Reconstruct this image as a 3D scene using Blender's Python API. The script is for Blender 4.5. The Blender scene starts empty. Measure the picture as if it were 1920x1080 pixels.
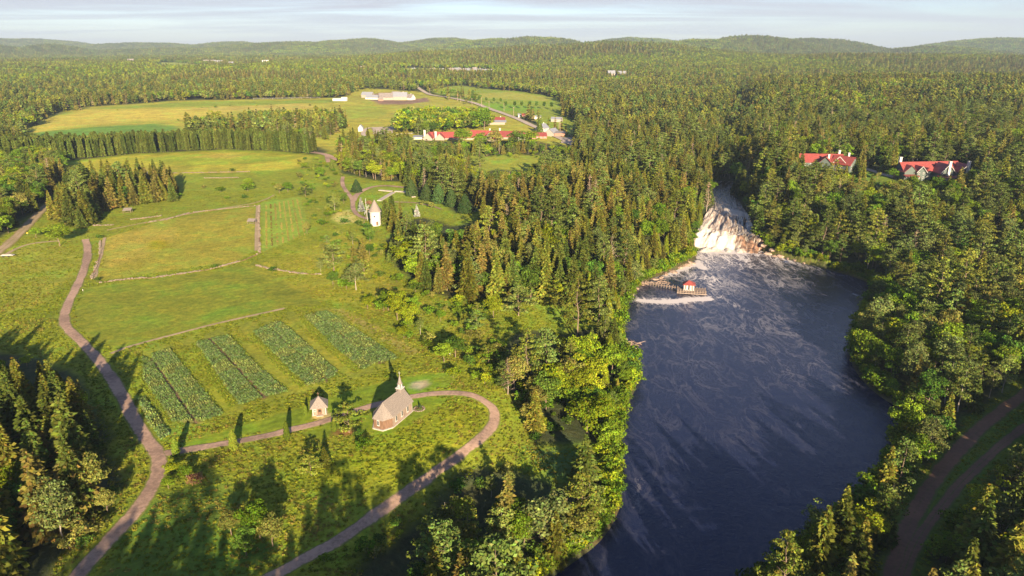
import bpy, math, random
import numpy as np

R = math.radians
SC = bpy.context.scene
COL = SC.collection
rng = np.random.default_rng(7)
random.seed(7)

# ------------------------------------------------------------------ camera
HAZE = 5.8e-5
CAM_H, PITCH, FPX = 110.0, R(18.9), 1321.0          # FPX: focal length in pixels of the 1920 wide photograph
cam_d = bpy.data.cameras.new('camera')
cam_d.sensor_width = 36.0
cam_d.lens = FPX / 1920 * 36
cam_d.clip_start, cam_d.clip_end = 1.0, 30000.0
cam = bpy.data.objects.new('camera', cam_d)
cam.location = (0, 0, CAM_H)
cam.rotation_euler = (R(90) - PITCH, 0, 0)
COL.objects.link(cam)
SC.camera = cam

# ------------------------------------------------------------------ world, sun, exposure
SUN_EL, SUN_AZ = R(16.5), R(165)                    # azimuth clockwise from +Y
world = bpy.data.worlds.new('World')
SC.world = world
world.use_nodes = True
wt = world.node_tree
wt.nodes.clear()
def N(t, kind, **kw):
    n = t.nodes.new(kind)
    for k, v in kw.items():
        if k.startswith('i_'):
            n.inputs[k[2:].replace('_', ' ')].default_value = v
        else:
            setattr(n, k, v)
    return n
sky = N(wt, 'ShaderNodeTexSky', sky_type='NISHITA', sun_disc=False, sun_elevation=SUN_EL, sun_rotation=SUN_AZ,
        altitude=300, air_density=1.0, dust_density=0.6, ozone_density=1.6)
tc = N(wt, 'ShaderNodeTexCoord')
sep = N(wt, 'ShaderNodeSeparateXYZ')
wt.links.new(tc.outputs['Generated'], sep.inputs[0])
zz = N(wt, 'ShaderNodeMath', operation='MAXIMUM'); zz.inputs[1].default_value = 0.0
wt.links.new(sep.outputs['Z'], zz.inputs[0])
za = N(wt, 'ShaderNodeMath', operation='ADD'); za.inputs[1].default_value = 0.035
wt.links.new(zz.outputs[0], za.inputs[0])
dv = N(wt, 'ShaderNodeVectorMath', operation='SCALE')
inv = N(wt, 'ShaderNodeMath', operation='DIVIDE'); inv.inputs[0].default_value = 1.0
wt.links.new(za.outputs[0], inv.inputs[1])
wt.links.new(tc.outputs['Generated'], dv.inputs[0]); wt.links.new(inv.outputs[0], dv.inputs['Scale'])
mp = N(wt, 'ShaderNodeMapping'); mp.inputs['Scale'].default_value = (0.17, 0.34, 0.0); mp.inputs['Location'].default_value = (3.1, 1.2, 0)
wt.links.new(dv.outputs[0], mp.inputs[0])
cn = N(wt, 'ShaderNodeTexNoise'); cn.inputs['Scale'].default_value = 1.0; cn.inputs['Detail'].default_value = 7; cn.inputs['Roughness'].default_value = .55; cn.inputs['Distortion'].default_value = .5
wt.links.new(mp.outputs[0], cn.inputs['Vector'])
cr = N(wt, 'ShaderNodeMapRange', interpolation_type='SMOOTHSTEP'); cr.inputs['From Min'].default_value = .36; cr.inputs['From Max'].default_value = .60; cr.inputs['To Min'].default_value = .10; cr.inputs['To Max'].default_value = .95
wt.links.new(cn.outputs['Fac'], cr.inputs['Value'])
# thin cover is thinner right at the horizon
hf = N(wt, 'ShaderNodeMapRange'); hf.inputs['From Min'].default_value = 0.0; hf.inputs['From Max'].default_value = .05; hf.inputs['To Min'].default_value = .35
wt.links.new(sep.outputs['Z'], hf.inputs['Value'])
hf2 = N(wt, 'ShaderNodeMapRange', interpolation_type='SMOOTHSTEP'); hf2.inputs['From Min'].default_value = .10; hf2.inputs['From Max'].default_value = .42; hf2.inputs['To Min'].default_value = 1.0; hf2.inputs['To Max'].default_value = .22
wt.links.new(sep.outputs['Z'], hf2.inputs['Value'])
mm0 = N(wt, 'ShaderNodeMath', operation='MULTIPLY'); wt.links.new(hf.outputs[0], mm0.inputs[0]); wt.links.new(hf2.outputs[0], mm0.inputs[1])
mm = N(wt, 'ShaderNodeMath', operation='MULTIPLY')
wt.links.new(cr.outputs[0], mm.inputs[0]); wt.links.new(mm0.outputs[0], mm.inputs[1])
cloud_mix = N(wt, 'ShaderNodeMix', data_type='RGBA')
cloud_mix.inputs['B'].default_value = (3.6, 3.72, 4.15, 1)
wt.links.new(mm.outputs[0], cloud_mix.inputs['Factor'])
sky_tint = N(wt, 'ShaderNodeMix', data_type='RGBA', blend_type='MULTIPLY'); sky_tint.inputs['Factor'].default_value = 1
sky_tint.inputs['B'].default_value = (0.72, 0.80, 1.08, 1)
wt.links.new(sky.outputs[0], sky_tint.inputs['A'])
wt.links.new(sky_tint.outputs['Result'], cloud_mix.inputs['A'])
bg = N(wt, 'ShaderNodeBackground'); bg.inputs['Strength'].default_value = 0.05
wo = N(wt, 'ShaderNodeOutputWorld')
wt.links.new(cloud_mix.outputs['Result'], bg.inputs['Color']); wt.links.new(bg.outputs[0], wo.inputs['Surface'])

sun_d = bpy.data.lights.new('sun', 'SUN')
sun_d.energy = 5.0
sun_d.angle = R(0.6)
sun_d.color = (1.0, 0.81, 0.55)
sun = bpy.data.objects.new('sun', sun_d)
sun.rotation_euler = (R(90) - SUN_EL, 0, math.pi - SUN_AZ)
sun.location = (100, -300, 300)
COL.objects.link(sun)

vs = SC.view_settings
vs.view_transform = 'Standard'; vs.look = 'None'; vs.exposure = 1.88; vs.gamma = 1.0; vs.use_curve_mapping = False
cy = SC.cycles
cy.max_bounces = 4; cy.diffuse_bounces = 2; cy.glossy_bounces = 2; cy.transmission_bounces = 2
cy.volume_bounces = 0; cy.transparent_max_bounces = 4
cy.caustics_reflective = False; cy.caustics_refractive = False
cy.sample_clamp_indirect = 4.0

# ------------------------------------------------------------------ photo pixel <-> place
SP, CP = math.sin(PITCH), math.cos(PITCH)
def ray(px, py):
    """direction with unit camera depth of the ray through a pixel of the 1920x1080 photograph"""
    u = (np.asarray(px, float) - 960) / FPX
    v = (np.asarray(py, float) - 540) / FPX
    return u, CP - v * SP, -(SP + v * CP)
def on_plane(px, py, z):
    x, y, dz = ray(px, py)
    t = (z - CAM_H) / dz
    return np.stack([x * t, y * t], -1)
def project(x, y, z):
    dz = z - CAM_H
    dep = y * CP - dz * SP
    up = y * SP + dz * CP
    return 960 + FPX * x / dep, 540 - FPX * up / dep, dep

# ------------------------------------------------------------------ noise and polygons
_tab = np.random.default_rng(3).random((256, 256))
def vnoise(x, y):
    xi, yi = np.floor(x), np.floor(y)
    fx, fy = x - xi, y - yi
    fx, fy = fx * fx * (3 - 2 * fx), fy * fy * (3 - 2 * fy)
    a, b = xi.astype(int) & 255, yi.astype(int) & 255
    a1, b1 = (a + 1) & 255, (b + 1) & 255
    return (_tab[a, b] * (1 - fx) + _tab[a1, b] * fx) * (1 - fy) + (_tab[a, b1] * (1 - fx) + _tab[a1, b1] * fx) * fy
def fbm(x, y, scale, octv=4, seed=0):
    x = np.asarray(x, float) / scale + 17.3 * seed; y = np.asarray(y, float) / scale + 9.1 * seed
    s, a, tot = 0, 1.0, 0
    for k in range(octv):
        s = s + a * vnoise(x, y); tot += a
        x, y, a = x * 2.03 + 5.2, y * 2.03 + 1.7, a * .5
    return s / tot
def smooth(t):
    t = np.clip(t, 0, 1)
    return t * t * (3 - 2 * t)
def inside(poly, x, y):
    x, y = np.asarray(x, float), np.asarray(y, float)
    r = np.zeros(x.shape, bool)
    p = np.asarray(poly); q = np.roll(p, -1, 0)
    for (x0, y0), (x1, y1) in zip(p, q):
        if y0 == y1:
            continue
        c = (y0 > y) != (y1 > y)
        r ^= c & (x < (x1 - x0) * (y - y0) / (y1 - y0) + x0)
    return r
def seg_dist(pts, x, y, closed=False):
    p = np.asarray(pts, float)
    q = np.roll(p, -1, 0) if closed else p[1:]
    p = p if closed else p[:-1]
    best = np.full(np.shape(x), 1e18)
    for a, b in zip(p, q):
        d = b - a
        L = max(float(d @ d), 1e-9)
        t = np.clip(((x - a[0]) * d[0] + (y - a[1]) * d[1]) / L, 0, 1)
        dd = (x - a[0] - t * d[0]) ** 2 + (y - a[1] - t * d[1]) ** 2
        best = np.minimum(best, dd)
    return np.sqrt(best)
def sdist(poly, x, y):
    d = seg_dist(poly, x, y, True)
    return np.where(inside(poly, x, y), -d, d)
def smooth_line(p, k=2, closed=False):
    p = np.asarray(p, float)
    for _ in range(k):
        if closed:
            q = np.roll(p, -1, 0)
            p = np.stack([.75 * p + .25 * q, .25 * p + .75 * q], 1).reshape(-1, 2)
        else:
            a, b = p[:-1], p[1:]
            m = np.stack([.75 * a + .25 * b, .25 * a + .75 * b], 1).reshape(-1, 2)
            p = np.vstack([p[:1], m, p[-1:]])
    return p

# ------------------------------------------------------------------ the river and the fall
POOL_Z = -13.0
river_px = [(1300, 452), (1306, 478), (1296, 492), (1262, 508), (1222, 520), (1194, 540), (1180, 560), (1166, 600), (1163, 640), (1176, 668), (1196, 690),
            (1190, 725), (1172, 760), (1160, 800), (1158, 850), (1162, 900), (1160, 950), (1128, 1010), (1060, 1060), (1000, 1100), (1010, 1125), (1100, 1400),
            (1230, 1500), (1345, 1170), (1420, 1100), (1490, 1050), (1552, 992), (1600, 950), (1640, 905), (1668, 850), (1696, 800), (1694, 768), (1650, 742), (1612, 706),
            (1594, 665), (1600, 620), (1622, 575), (1634, 545), (1630, 528), (1580, 512), (1520, 496), (1462, 482), (1425, 470), (1410, 452)]
RIVER = smooth_line(on_plane([p[0] for p in river_px], [p[1] for p in river_px], POOL_Z), 2, True)
# stations of the fall and the rapids above it: left px, right px, level
fall_px = [((1299, 476), (1432, 478), -13.4), ((1303, 463), (1428, 468), -12.2), ((1309, 440), (1418, 446), -6.6), ((1315, 426), (1414, 436), -4.6),
           ((1326, 408), (1410, 424), -3.9), ((1336, 390), (1402, 406), -3.2), ((1338, 374), (1390, 388), -2.4), ((1332, 358), (1376, 366), -1.7),
           ((1330, 346), (1372, 350), -1.1), ((1338, 338), (1376, 340), -.8)]
FL = np.array([[*on_plane(*a, z), z] for a, b, z in fall_px])
FR = np.array([[*on_plane(*b, z), z] for a, b, z in fall_px])
FC = (FL + FR) / 2
UPPER = np.vstack([FL[:, :2], FR[::-1, :2]])

hills = [  # photo px of the top, photo py of the top, distance, half width in px, depth
    (1130, 84, 3500, 300, 620), (860, 98, 3300, 160, 500), (1620, 99, 3000, 330, 520),
    (1010, 71, 5600, 120, 620), (930, 76, 5800, 150, 620), (1380, 71, 5200, 120, 560), (1500, 73, 5600, 110, 560), (1290, 80, 5000, 130, 500),
    (1180, 73, 7000, 130, 600), (690, 76, 6600, 110, 600), (840, 75, 7200, 120, 600), (560, 82, 6200, 160, 600), (1810, 74, 6000, 150, 560),
    (1950, 76, 5600, 130, 560), (60, 74, 8600, 190, 700), (300, 82, 8000, 160, 600), (150, 84, 5600, 55, 380), (30, 88, 5200, 90, 420), (-200, 78, 7000, 200, 700), (470, 80, 7600, 110, 500), (2150, 72, 6500, 200, 700),
    (330, 91, 6000, 150, 420), (1720, 88, 4600, 90, 420)]
def height(x, y):
    x, y = np.asarray(x, float), np.asarray(y, float)
    p = 14 * smooth((y - 480) / 900) + 26 * smooth((y - 1350) / 1300) + 2.0 * (fbm(x, y, 90, 2) - .5)
    p = p + smooth((y - 1200) / 1500) * 26 * (fbm(x, y, 700, 3, 2) - .5) + smooth((y - 600) / 800) * 8 * (fbm(x, y, 260, 2, 4) - .5)
    # wooded ridge between the meadow and the gorge
    p = p + 7 * np.exp(-((x - 62) / 60) ** 2 - ((y - 455) / 90) ** 2)
    p = p + 9 * np.exp(-((x + 52) / 40) ** 2 - ((y - 40) / 24) ** 2)  # unseen rise below the frame, added to shade the lower left meadow
    xc = 35 + (y - 139) * .315
    pr = 24 * np.exp(-((x - 165) / 62) ** 2 - ((y - 52) / 26) ** 2)  # out-of-view hill on the right, added so its shadow covers the lower right
    pr = pr - 7 + 24 * smooth((y - 320) / 240) + 7 * (fbm(x, y, 120, 2, 6) - .5) + 22 * smooth((y - 700) / 900) + 12 * smooth((x - 250) / 500)
    s = smooth((x - xc) / 50) * (1 - smooth((y - 1100) / 900))
    p = p * (1 - s) + pr * s
    # far hills
    far = y > 1500
    if np.any(far):
        xf, yf = x[far], y[far]
        add = np.zeros(xf.shape)
        for cx, cyy, d, hw, dep in hills:
            top = CAM_H + (88 - cyy) / FPX * d * 1.0 - 52
            cxw = (cx - 960) / FPX * d
            w = hw / FPX * d
            g = top * np.exp(-np.abs((xf - cxw) / w) ** 2.2 - ((yf - d) / dep) ** 2)
            add = np.maximum(add, g) + .12 * np.minimum(add, g)
        rough = fbm(xf, yf, 420, 4, 8)
        p = p.copy()
        p[far] = p[far] + add * (.86 + .30 * rough)
    d = sdist(RIVER, x, y) if x.size < 400 or True else 0
    near = y < 1100
    bank = smooth(d / (46 + 22 * fbm(x, y, 60, 2, 11)))
    land = POOL_Z + .35 + (p - POOL_Z - .35) * (0.10 * np.clip(d / 5, 0, 1) + .90 * bank)
    h = np.where(d > 0, land, POOL_Z + .35 + np.maximum(d * .45, -3.2))
    # gorge above the fall
    m = (y > 380) & (y < 900)
    if np.any(m):
        xm, ym, hm = x[m], y[m], h[m]
        du = sdist(UPPER, xm, ym)
        dist = (xm[..., None] - FC[:, 0]) ** 2 + (ym[..., None] - FC[:, 1]) ** 2
        w = 1 / (dist + 30) ** 2
        zc = (w * FC[:, 2]).sum(-1) / w.sum(-1)
        hu = np.where(du < 0, np.minimum(zc - 1.4, hm), 0)
        k = smooth(du / 26)
        out = np.where(du < 0, hu, (zc - .2) * (1 - k) + np.maximum(hm, zc) * k)
        lower = sdist(RIVER, xm, ym) < 0
        h = h.copy()
        h[m] = np.where(lower, hm, np.where(du < 40, out, hm))
    return h

# quick lookup grid for the ray search
def at(px, py):
    px, py = np.broadcast_arrays(np.asarray(px, float), np.asarray(py, float))
    shp = px.shape
    px, py = px.ravel(), py.ravel()
    dx, dy, dz = ray(px, py)
    ts = np.geomspace(100, 11000, 150)
    X = dx[:, None] * ts; Y = dy[:, None] * ts; Z = CAM_H + dz[:, None] * ts
    H = height(X, Y)
    under = Z < H
    k = np.where(under.any(1), under.argmax(1), len(ts) - 1)
    t1 = ts[k]; t0 = ts[np.maximum(k - 1, 0)]
    for _ in range(14):
        tm = (t0 + t1) / 2
        u = CAM_H + dz * tm < height(dx * tm, dy * tm)
        t1 = np.where(u, tm, t1); t0 = np.where(u, t0, tm)
    x, y = dx * t1, dy * t1
    return np.stack([x, y, height(x, y)], -1).reshape(shp + (3,))
def W(pts):
    """photo pixels on the ground -> world x, y"""
    p = np.asarray(pts, float)
    return at(p[:, 0], p[:, 1])[:, :2]

# ------------------------------------------------------------------ object helpers
def tag(o, label=None, cat=None, group=None, kind=None):
    if label: o['label'] = label
    if cat: o['category'] = cat
    if group: o['group'] = group
    if kind: o['kind'] = kind
    return o
def make_mesh(name, V, F, cols=None, mats=(), midx=None, smooth_shade=False):
    """V (n,3); F list of equal length faces (m,k) or list of arrays; cols per face (m,3)"""
    me = bpy.data.meshes.new(name)
    V = np.asarray(V, np.float32)
    if isinstance(F, np.ndarray):
        F = [F]
    F = [np.asarray(f, np.int32) for f in F if len(f)]
    tot = np.concatenate([np.full(len(f), f.shape[1], np.int32) for f in F])
    loops = np.concatenate([f.ravel() for f in F])
    start = np.concatenate([[0], np.cumsum(tot)[:-1]]).astype(np.int32)
    me.vertices.add(len(V)); me.vertices.foreach_set('co', V.ravel())
    me.loops.add(len(loops)); me.loops.foreach_set('vertex_index', loops)
    me.polygons.add(len(tot)); me.polygons.foreach_set('loop_start', start); me.polygons.foreach_set('loop_total', tot)
    if midx is not None:
        me.polygons.foreach_set('material_index', np.asarray(midx, np.int32))
    me.polygons.foreach_set('use_smooth', np.full(len(tot), smooth_shade))
    me.update(calc_edges=True)
    if cols is not None:
        c = np.asarray(cols, np.float32)
        at_ = me.attributes.new('col', 'FLOAT_COLOR', 'CORNER')
        rgba = np.ones((len(loops), 4), np.float32)
        rgba[:, :3] = np.repeat(c, tot, 0)
        at_.data.foreach_set('color', rgba.ravel())
    for m in mats:
        me.materials.append(m)
    return me
def link(name, me, parent=None, loc=(0, 0, 0), rz=0.0):
    o = bpy.data.objects.new(name, me)
    COL.objects.link(o)
    o.location = loc; o.rotation_euler = (0, 0, rz)
    if parent: o.parent = parent
    return o
def empty(name, loc, rz=0.0, label=None, cat=None, group=None):
    o = bpy.data.objects.new(name, None)
    o.empty_display_size = .5
    COL.objects.link(o)
    o.location = loc; o.rotation_euler = (0, 0, rz)
    return tag(o, label, cat, group)

class MB:
    """collects boxes, prisms and bars, builds ONE mesh object"""
    def __init__(s): s.V, s.F = [], []
    def poly(s, pts, faces):
        b = len(s.V); s.V += [tuple(map(float, p)) for p in pts]; s.F += [tuple(b + i for i in f) for f in faces]; return s
    def box(s, cx, cy, cz, sx, sy, sz, rz=0.0, taper=1.0):
        c, sn = math.cos(rz), math.sin(rz)
        P = []
        for dz, k in ((-.5, 1), (.5, taper)):
            for dx, dy in ((-.5, -.5), (.5, -.5), (.5, .5), (-.5, .5)):
                x, y = dx * sx * k, dy * sy * k
                P.append((cx + x * c - y * sn, cy + x * sn + y * c, cz + dz * sz))
        return s.poly(P, [(0, 3, 2, 1), (4, 5, 6, 7), (0, 1, 5, 4), (1, 2, 6, 5), (2, 3, 7, 6), (3, 0, 4, 7)])
    def prism(s, outline, z0, z1):
        n = len(outline)
        P = [(x, y, z0) for x, y in outline] + [(x, y, z1) for x, y in outline]
        return s.poly(P, [tuple(range(n))[::-1], tuple(range(n, 2 * n))] + [(i, (i + 1) % n, n + (i + 1) % n, n + i) for i in range(n)])
    def bar(s, p, q, r0, r1=None, n=6):
        r1 = r0 if r1 is None else r1
        p, q = np.array(p, float), np.array(q, float)
        d = q - p; d /= max(np.linalg.norm(d), 1e-9)
        a = np.cross(d, (0, 0, 1) if abs(d[2]) < .9 else (1, 0, 0)); a /= np.linalg.norm(a)
        b = np.cross(d, a)
        P = []
        for c, r in ((p, r0), (q, r1)):
            for i in range(n):
                t = 2 * math.pi * i / n
                P.append(c + r * (a * math.cos(t) + b * math.sin(t)))
        return s.poly(P, [(i, (i + 1) % n, n + (i + 1) % n, n + i) for i in range(n)] + [tuple(range(n))[::-1], tuple(range(n, 2 * n))])
    def slab_roof(s, quad, t):
        """a sloping slab: quad of four 3d points (counter clockwise from outside), thickness t downwards"""
        P = [tuple(p) for p in quad] + [(p[0], p[1], p[2] - t) for p in quad]
        n = len(quad)
        return s.poly(P, [tuple(range(n)), tuple(range(n, 2 * n))[::-1]] + [((i + 1) % n, i, n + i, n + (i + 1) % n) for i in range(n)])
    def mesh(s, name, mat):
        me = bpy.data.meshes.new(name)
        me.from_pydata(s.V, [], s.F)
        me.materials.append(mat)
        me.update()
        return me
    def build(s, name, mat, parent=None, loc=(0, 0, 0), rz=0.0, kind=None):
        o = link(name, s.mesh(name, mat), parent, loc, rz)
        if kind: o['kind'] = kind
        return o

# ------------------------------------------------------------------ materials
def new_mat(name):
    m = bpy.data.materials.new(name); m.use_nodes = True
    t = m.node_tree; t.nodes.clear()
    return m, t, N(t, 'ShaderNodeOutputMaterial')
def simple(name, col, rough=.8, scale=1.5, var=.25, bump=0.0, stretch=(1, 1, 1), col2=None, metallic=0.0):
    m, t, out = new_mat(name)
    b = N(t, 'ShaderNodeBsdfPrincipled'); b.inputs['Roughness'].default_value = rough; b.inputs['Metallic'].default_value = metallic
    b.inputs['Specular IOR Level'].default_value = .3
    c = N(t, 'ShaderNodeTexCoord'); mp_ = N(t, 'ShaderNodeMapping'); mp_.inputs['Scale'].default_value = stretch
    t.links.new(c.outputs['Object'], mp_.inputs[0])
    n = N(t, 'ShaderNodeTexNoise'); n.inputs['Scale'].default_value = scale; n.inputs['Detail'].default_value = 5
    t.links.new(mp_.outputs[0], n.inputs['Vector'])
    rp = N(t, 'ShaderNodeMapRange'); rp.inputs['From Min'].default_value = .3; rp.inputs['From Max'].default_value = .7
    t.links.new(n.outputs['Fac'], rp.inputs['Value'])
    mx = N(t, 'ShaderNodeMix', data_type='RGBA')
    a = [max(0, x * (1 - var)) for x in col]; bb = [x * (1 + var) for x in (col2 or col)]
    mx.inputs['A'].default_value = (*a, 1); mx.inputs['B'].default_value = (*bb, 1)
    t.links.new(rp.outputs[0], mx.inputs['Factor']); t.links.new(mx.outputs['Result'], b.inputs['Base Color'])
    if bump:
        bp = N(t, 'ShaderNodeBump'); bp.inputs['Strength'].default_value = bump; bp.inputs['Distance'].default_value = .1
        t.links.new(n.outputs['Fac'], bp.inputs['Height']); t.links.new(bp.outputs[0], b.inputs['Normal'])
    t.links.new(b.outputs[0], out.inputs['Surface'])
    return m
def foliage_mat(name, trans=.20, jitter=.35):
    m, t, out = new_mat(name)
    a = N(t, 'ShaderNodeAttribute', attribute_name='col')
    oi = N(t, 'ShaderNodeObjectInfo')
    mr = N(t, 'ShaderNodeMapRange'); mr.inputs['To Min'].default_value = 1 - jitter; mr.inputs['To Max'].default_value = 1 + jitter
    t.links.new(oi.outputs['Random'], mr.inputs['Value'])
    hs = N(t, 'ShaderNodeHueSaturation')
    wn = N(t, 'ShaderNodeTexWhiteNoise', noise_dimensions='1D')
    t.links.new(oi.outputs['Random'], wn.inputs['W'])
    mh = N(t, 'ShaderNodeMapRange'); mh.inputs['To Min'].default_value = .488; mh.inputs['To Max'].default_value = .520
    t.links.new(wn.outputs['Value'], mh.inputs['Value'])
    t.links.new(mh.outputs[0], hs.inputs['Hue']); t.links.new(mr.outputs[0], hs.inputs['Value'])
    t.links.new(a.outputs['Color'], hs.inputs['Color'])
    d = N(t, 'ShaderNodeBsdfDiffuse'); tr = N(t, 'ShaderNodeBsdfTranslucent'); mx = N(t, 'ShaderNodeMixShader'); mx.inputs[0].default_value = trans
    t.links.new(hs.outputs[0], d.inputs['Color']); t.links.new(hs.outputs[0], tr.inputs['Color'])
    t.links.new(d.outputs[0], mx.inputs[1]); t.links.new(tr.outputs[0], mx.inputs[2])
    t.links.new(mx.outputs[0], out.inputs['Surface'])
    return m
M_LEAF = foliage_mat('foliage')
M_BARK = simple('bark', (.16, .115, .08), .9, 6, .4, stretch=(1, 1, .2))
M_BIRCH = simple('pale_bark', (.27, .23, .19), .8, 3, .35)
M_DEAD = simple('dead_wood', (.26, .20, .165), .9, 4, .3)

def ground_mat():
    m, t, out = new_mat('ground_cover')
    a = N(t, 'ShaderNodeAttribute', attribute_name='gcol')
    rg = N(t, 'ShaderNodeAttribute', attribute_name='rough')
    c = N(t, 'ShaderNodeTexCoord')
    def noise(scale, det, rough=.6, dist=0.0):
        n = N(t, 'ShaderNodeTexNoise'); n.inputs['Scale'].default_value = scale; n.inputs['Detail'].default_value = det; n.inputs['Roughness'].default_value = rough; n.inputs['Distortion'].default_value = dist
        t.links.new(c.outputs['Object'], n.inputs['Vector']); return n
    n1, n2, n3 = noise(.045, 6, .65, .6), noise(.55, 5, .7), noise(.16, 5, .6, 1.0)
    def rng_(n, a0, a1, lo, hi):
        r = N(t, 'ShaderNodeMapRange'); r.inputs['From Min'].default_value = a0; r.inputs['From Max'].default_value = a1; r.inputs['To Min'].default_value = lo; r.inputs['To Max'].default_value = hi
        t.links.new(n.outputs['Fac'], r.inputs['Value']); return r
    def mul(x, y):
        k = N(t, 'ShaderNodeMath', operation='MULTIPLY'); t.links.new(x.outputs[0], k.inputs[0]); t.links.new(y.outputs[0], k.inputs[1]); return k
    v = mul(rng_(n1, .3, .7, .78, 1.22), mul(rng_(n2, .25, .75, .62, 1.38), rng_(n3, .3, .7, .82, 1.18)))
    tan = N(t, 'ShaderNodeMix', data_type='RGBA', blend_type='MULTIPLY')
    t.links.new(a.outputs['Color'], tan.inputs['A']); tan.inputs['B'].default_value = (1.22, 1.02, .95, 1)
    t.links.new(rng_(n3, .48, .68, 0, 1).outputs[0], tan.inputs['Factor'])
    grn = N(t, 'ShaderNodeMix', data_type='RGBA', blend_type='MULTIPLY')
    t.links.new(tan.outputs['Result'], grn.inputs['A']); grn.inputs['B'].default_value = (.68, .98, .9, 1)
    t.links.new(rng_(n1, .5, .68, 0, 1).outputs[0], grn.inputs['Factor'])
    vm = N(t, 'ShaderNodeVectorMath', operation='SCALE')
    t.links.new(grn.outputs['Result'], vm.inputs[0]); t.links.new(v.outputs[0], vm.inputs['Scale'])
    b = N(t, 'ShaderNodeBsdfPrincipled'); b.inputs['Roughness'].default_value = .95; b.inputs['Specular IOR Level'].default_value = .1
    t.links.new(vm.outputs[0], b.inputs['Base Color'])
    bp = N(t, 'ShaderNodeBump'); bp.inputs['Distance'].default_value = .7
    ms = N(t, 'ShaderNodeMath', operation='MULTIPLY'); ms.inputs[1].default_value = .75
    t.links.new(rg.outputs['Fac'], ms.inputs[0]); t.links.new(ms.outputs[0], bp.inputs['Strength'])
    t.links.new(n2.outputs['Fac'], bp.inputs['Height']); t.links.new(bp.outputs[0], b.inputs['Normal'])
    t.links.new(b.outputs[0], out.inputs['Surface'])
    return m
M_GROUND = ground_mat()
# ------------------------------------------------------------------ clearings, fields and ways (traced on the ground, then taken to the place)
C_WEST = [(95, 1110), (120, 1052), (165, 1004), (205, 955), (224, 905), (214, 860), (198, 800), (172, 742), (125, 695), (60, 670), (0, 657), (-300, 640), (-300, 446),
          (0, 446), (30, 425), (72, 392), (118, 352), (130, 325), (96, 304), (250, 288), (420, 280), (520, 283), (592, 290), (618, 284), (640, 290), (640, 325), (700, 338),
          (760, 342), (772, 366), (838, 388), (852, 400), (925, 396), (940, 404), (850, 424), (800, 408), (768, 412), (738, 432), (722, 462), (742, 500), (790, 542), (850, 562),
          (915, 560), (960, 572), (1005, 566), (1065, 572), (1112, 590), (1112, 614), (1060, 624), (1000, 618), (955, 632), (940, 670), (930, 715), (955, 742), (985, 770),
          (1000, 800), (1000, 830), (1105, 826), (1130, 850), (1122, 898), (1040, 904), (960, 880), (905, 872), (845, 905), (795, 960), (745, 1008), (690, 1052), (640, 1110), (470, 1150), (300, 1120)]
C_FAR = [(40, 246), (70, 226), (150, 201), (310, 190), (640, 183), (672, 165), (790, 172), (820, 178), (900, 200), (960, 216), (1010, 240), (1080, 262), (1100, 276),
         (1060, 275), (990, 262), (870, 266), (740, 262), (692, 270), (645, 290), (622, 285), (600, 276), (300, 272), (30, 276)]
C_EAST = [(800, 168), (862, 160), (960, 170), (1032, 180), (1065, 195), (1065, 215), (1080, 230), (1085, 255), (1030, 246), (1000, 224), (930, 212), (880, 190)]
C_MID = [(862, 300), (875, 291), (920, 293), (960, 288), (1000, 291), (1040, 288), (1064, 297), (1040, 306), (1010, 308), (985, 322), (930, 318), (905, 324), (880, 312)]
C_LODGE = [(1490, 318), (1600, 318), (1660, 326), (1700, 320), (1830, 318), (1835, 352), (1700, 356), (1650, 346), (1600, 344), (1500, 338)]
C_TRACK = [(1935, 690), (1870, 742), (1810, 790), (1745, 855), (1700, 905), (1668, 965), (1640, 1110), (1725, 1110), (1762, 1040), (1800, 975), (1850, 905), (1935, 835)]
C_STRIP = [(1720, 170), (1800, 173), (1935, 178), (1935, 184), (1800, 181), (1724, 177)]
C_FAR2 = [(270, 118), (330, 116), (385, 122), (380, 129), (300, 128)]
C_FAR3 = [(50, 132), (100, 130), (98, 134), (60, 136)]
C_VILL = [(745, 128), (830, 128), (935, 130), (935, 138), (830, 137), (745, 136)]
C_VIL2 = [(470, 117), (505, 117), (505, 123), (470, 123)]
C_VIL3 = [(1138, 139), (1175, 140), (1175, 147), (1138, 147)]
C_BANK = [(1438, 476), (1500, 492), (1580, 511), (1636, 528), (1644, 512), (1580, 497), (1505, 480), (1448, 468)]
CLEAR = [W(c) for c in (C_WEST, C_FAR, C_EAST, C_MID, C_LODGE, C_TRACK, C_STRIP, C_FAR2, C_FAR3, C_VILL, C_VIL2, C_VIL3, C_BANK)]
WEST = CLEAR[0]
GROVES = [W(c) for c in (
    [(-120, 300), (40, 298), (118, 300), (250, 289), (420, 280), (520, 284), (592, 290), (592, 281), (420, 270), (200, 280), (-120, 290)],      # planted belt
    [(100, 412), (150, 430), (176, 420), (182, 400), (240, 388), (330, 377), (338, 357), (205, 346), (120, 362)],                                # spruce grove
    [(348, 252), (470, 250), (610, 262), (650, 240), (640, 222), (560, 224), (470, 226), (460, 240), (420, 236), (350, 240)],                    # mixed strip
    [(735, 250), (800, 255), (870, 246), (905, 246), (925, 240), (900, 226), (820, 224), (750, 226)],                                            # maples
    [(640, 278), (700, 280), (760, 276), (780, 300), (700, 330), (640, 320)],
)]

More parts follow.
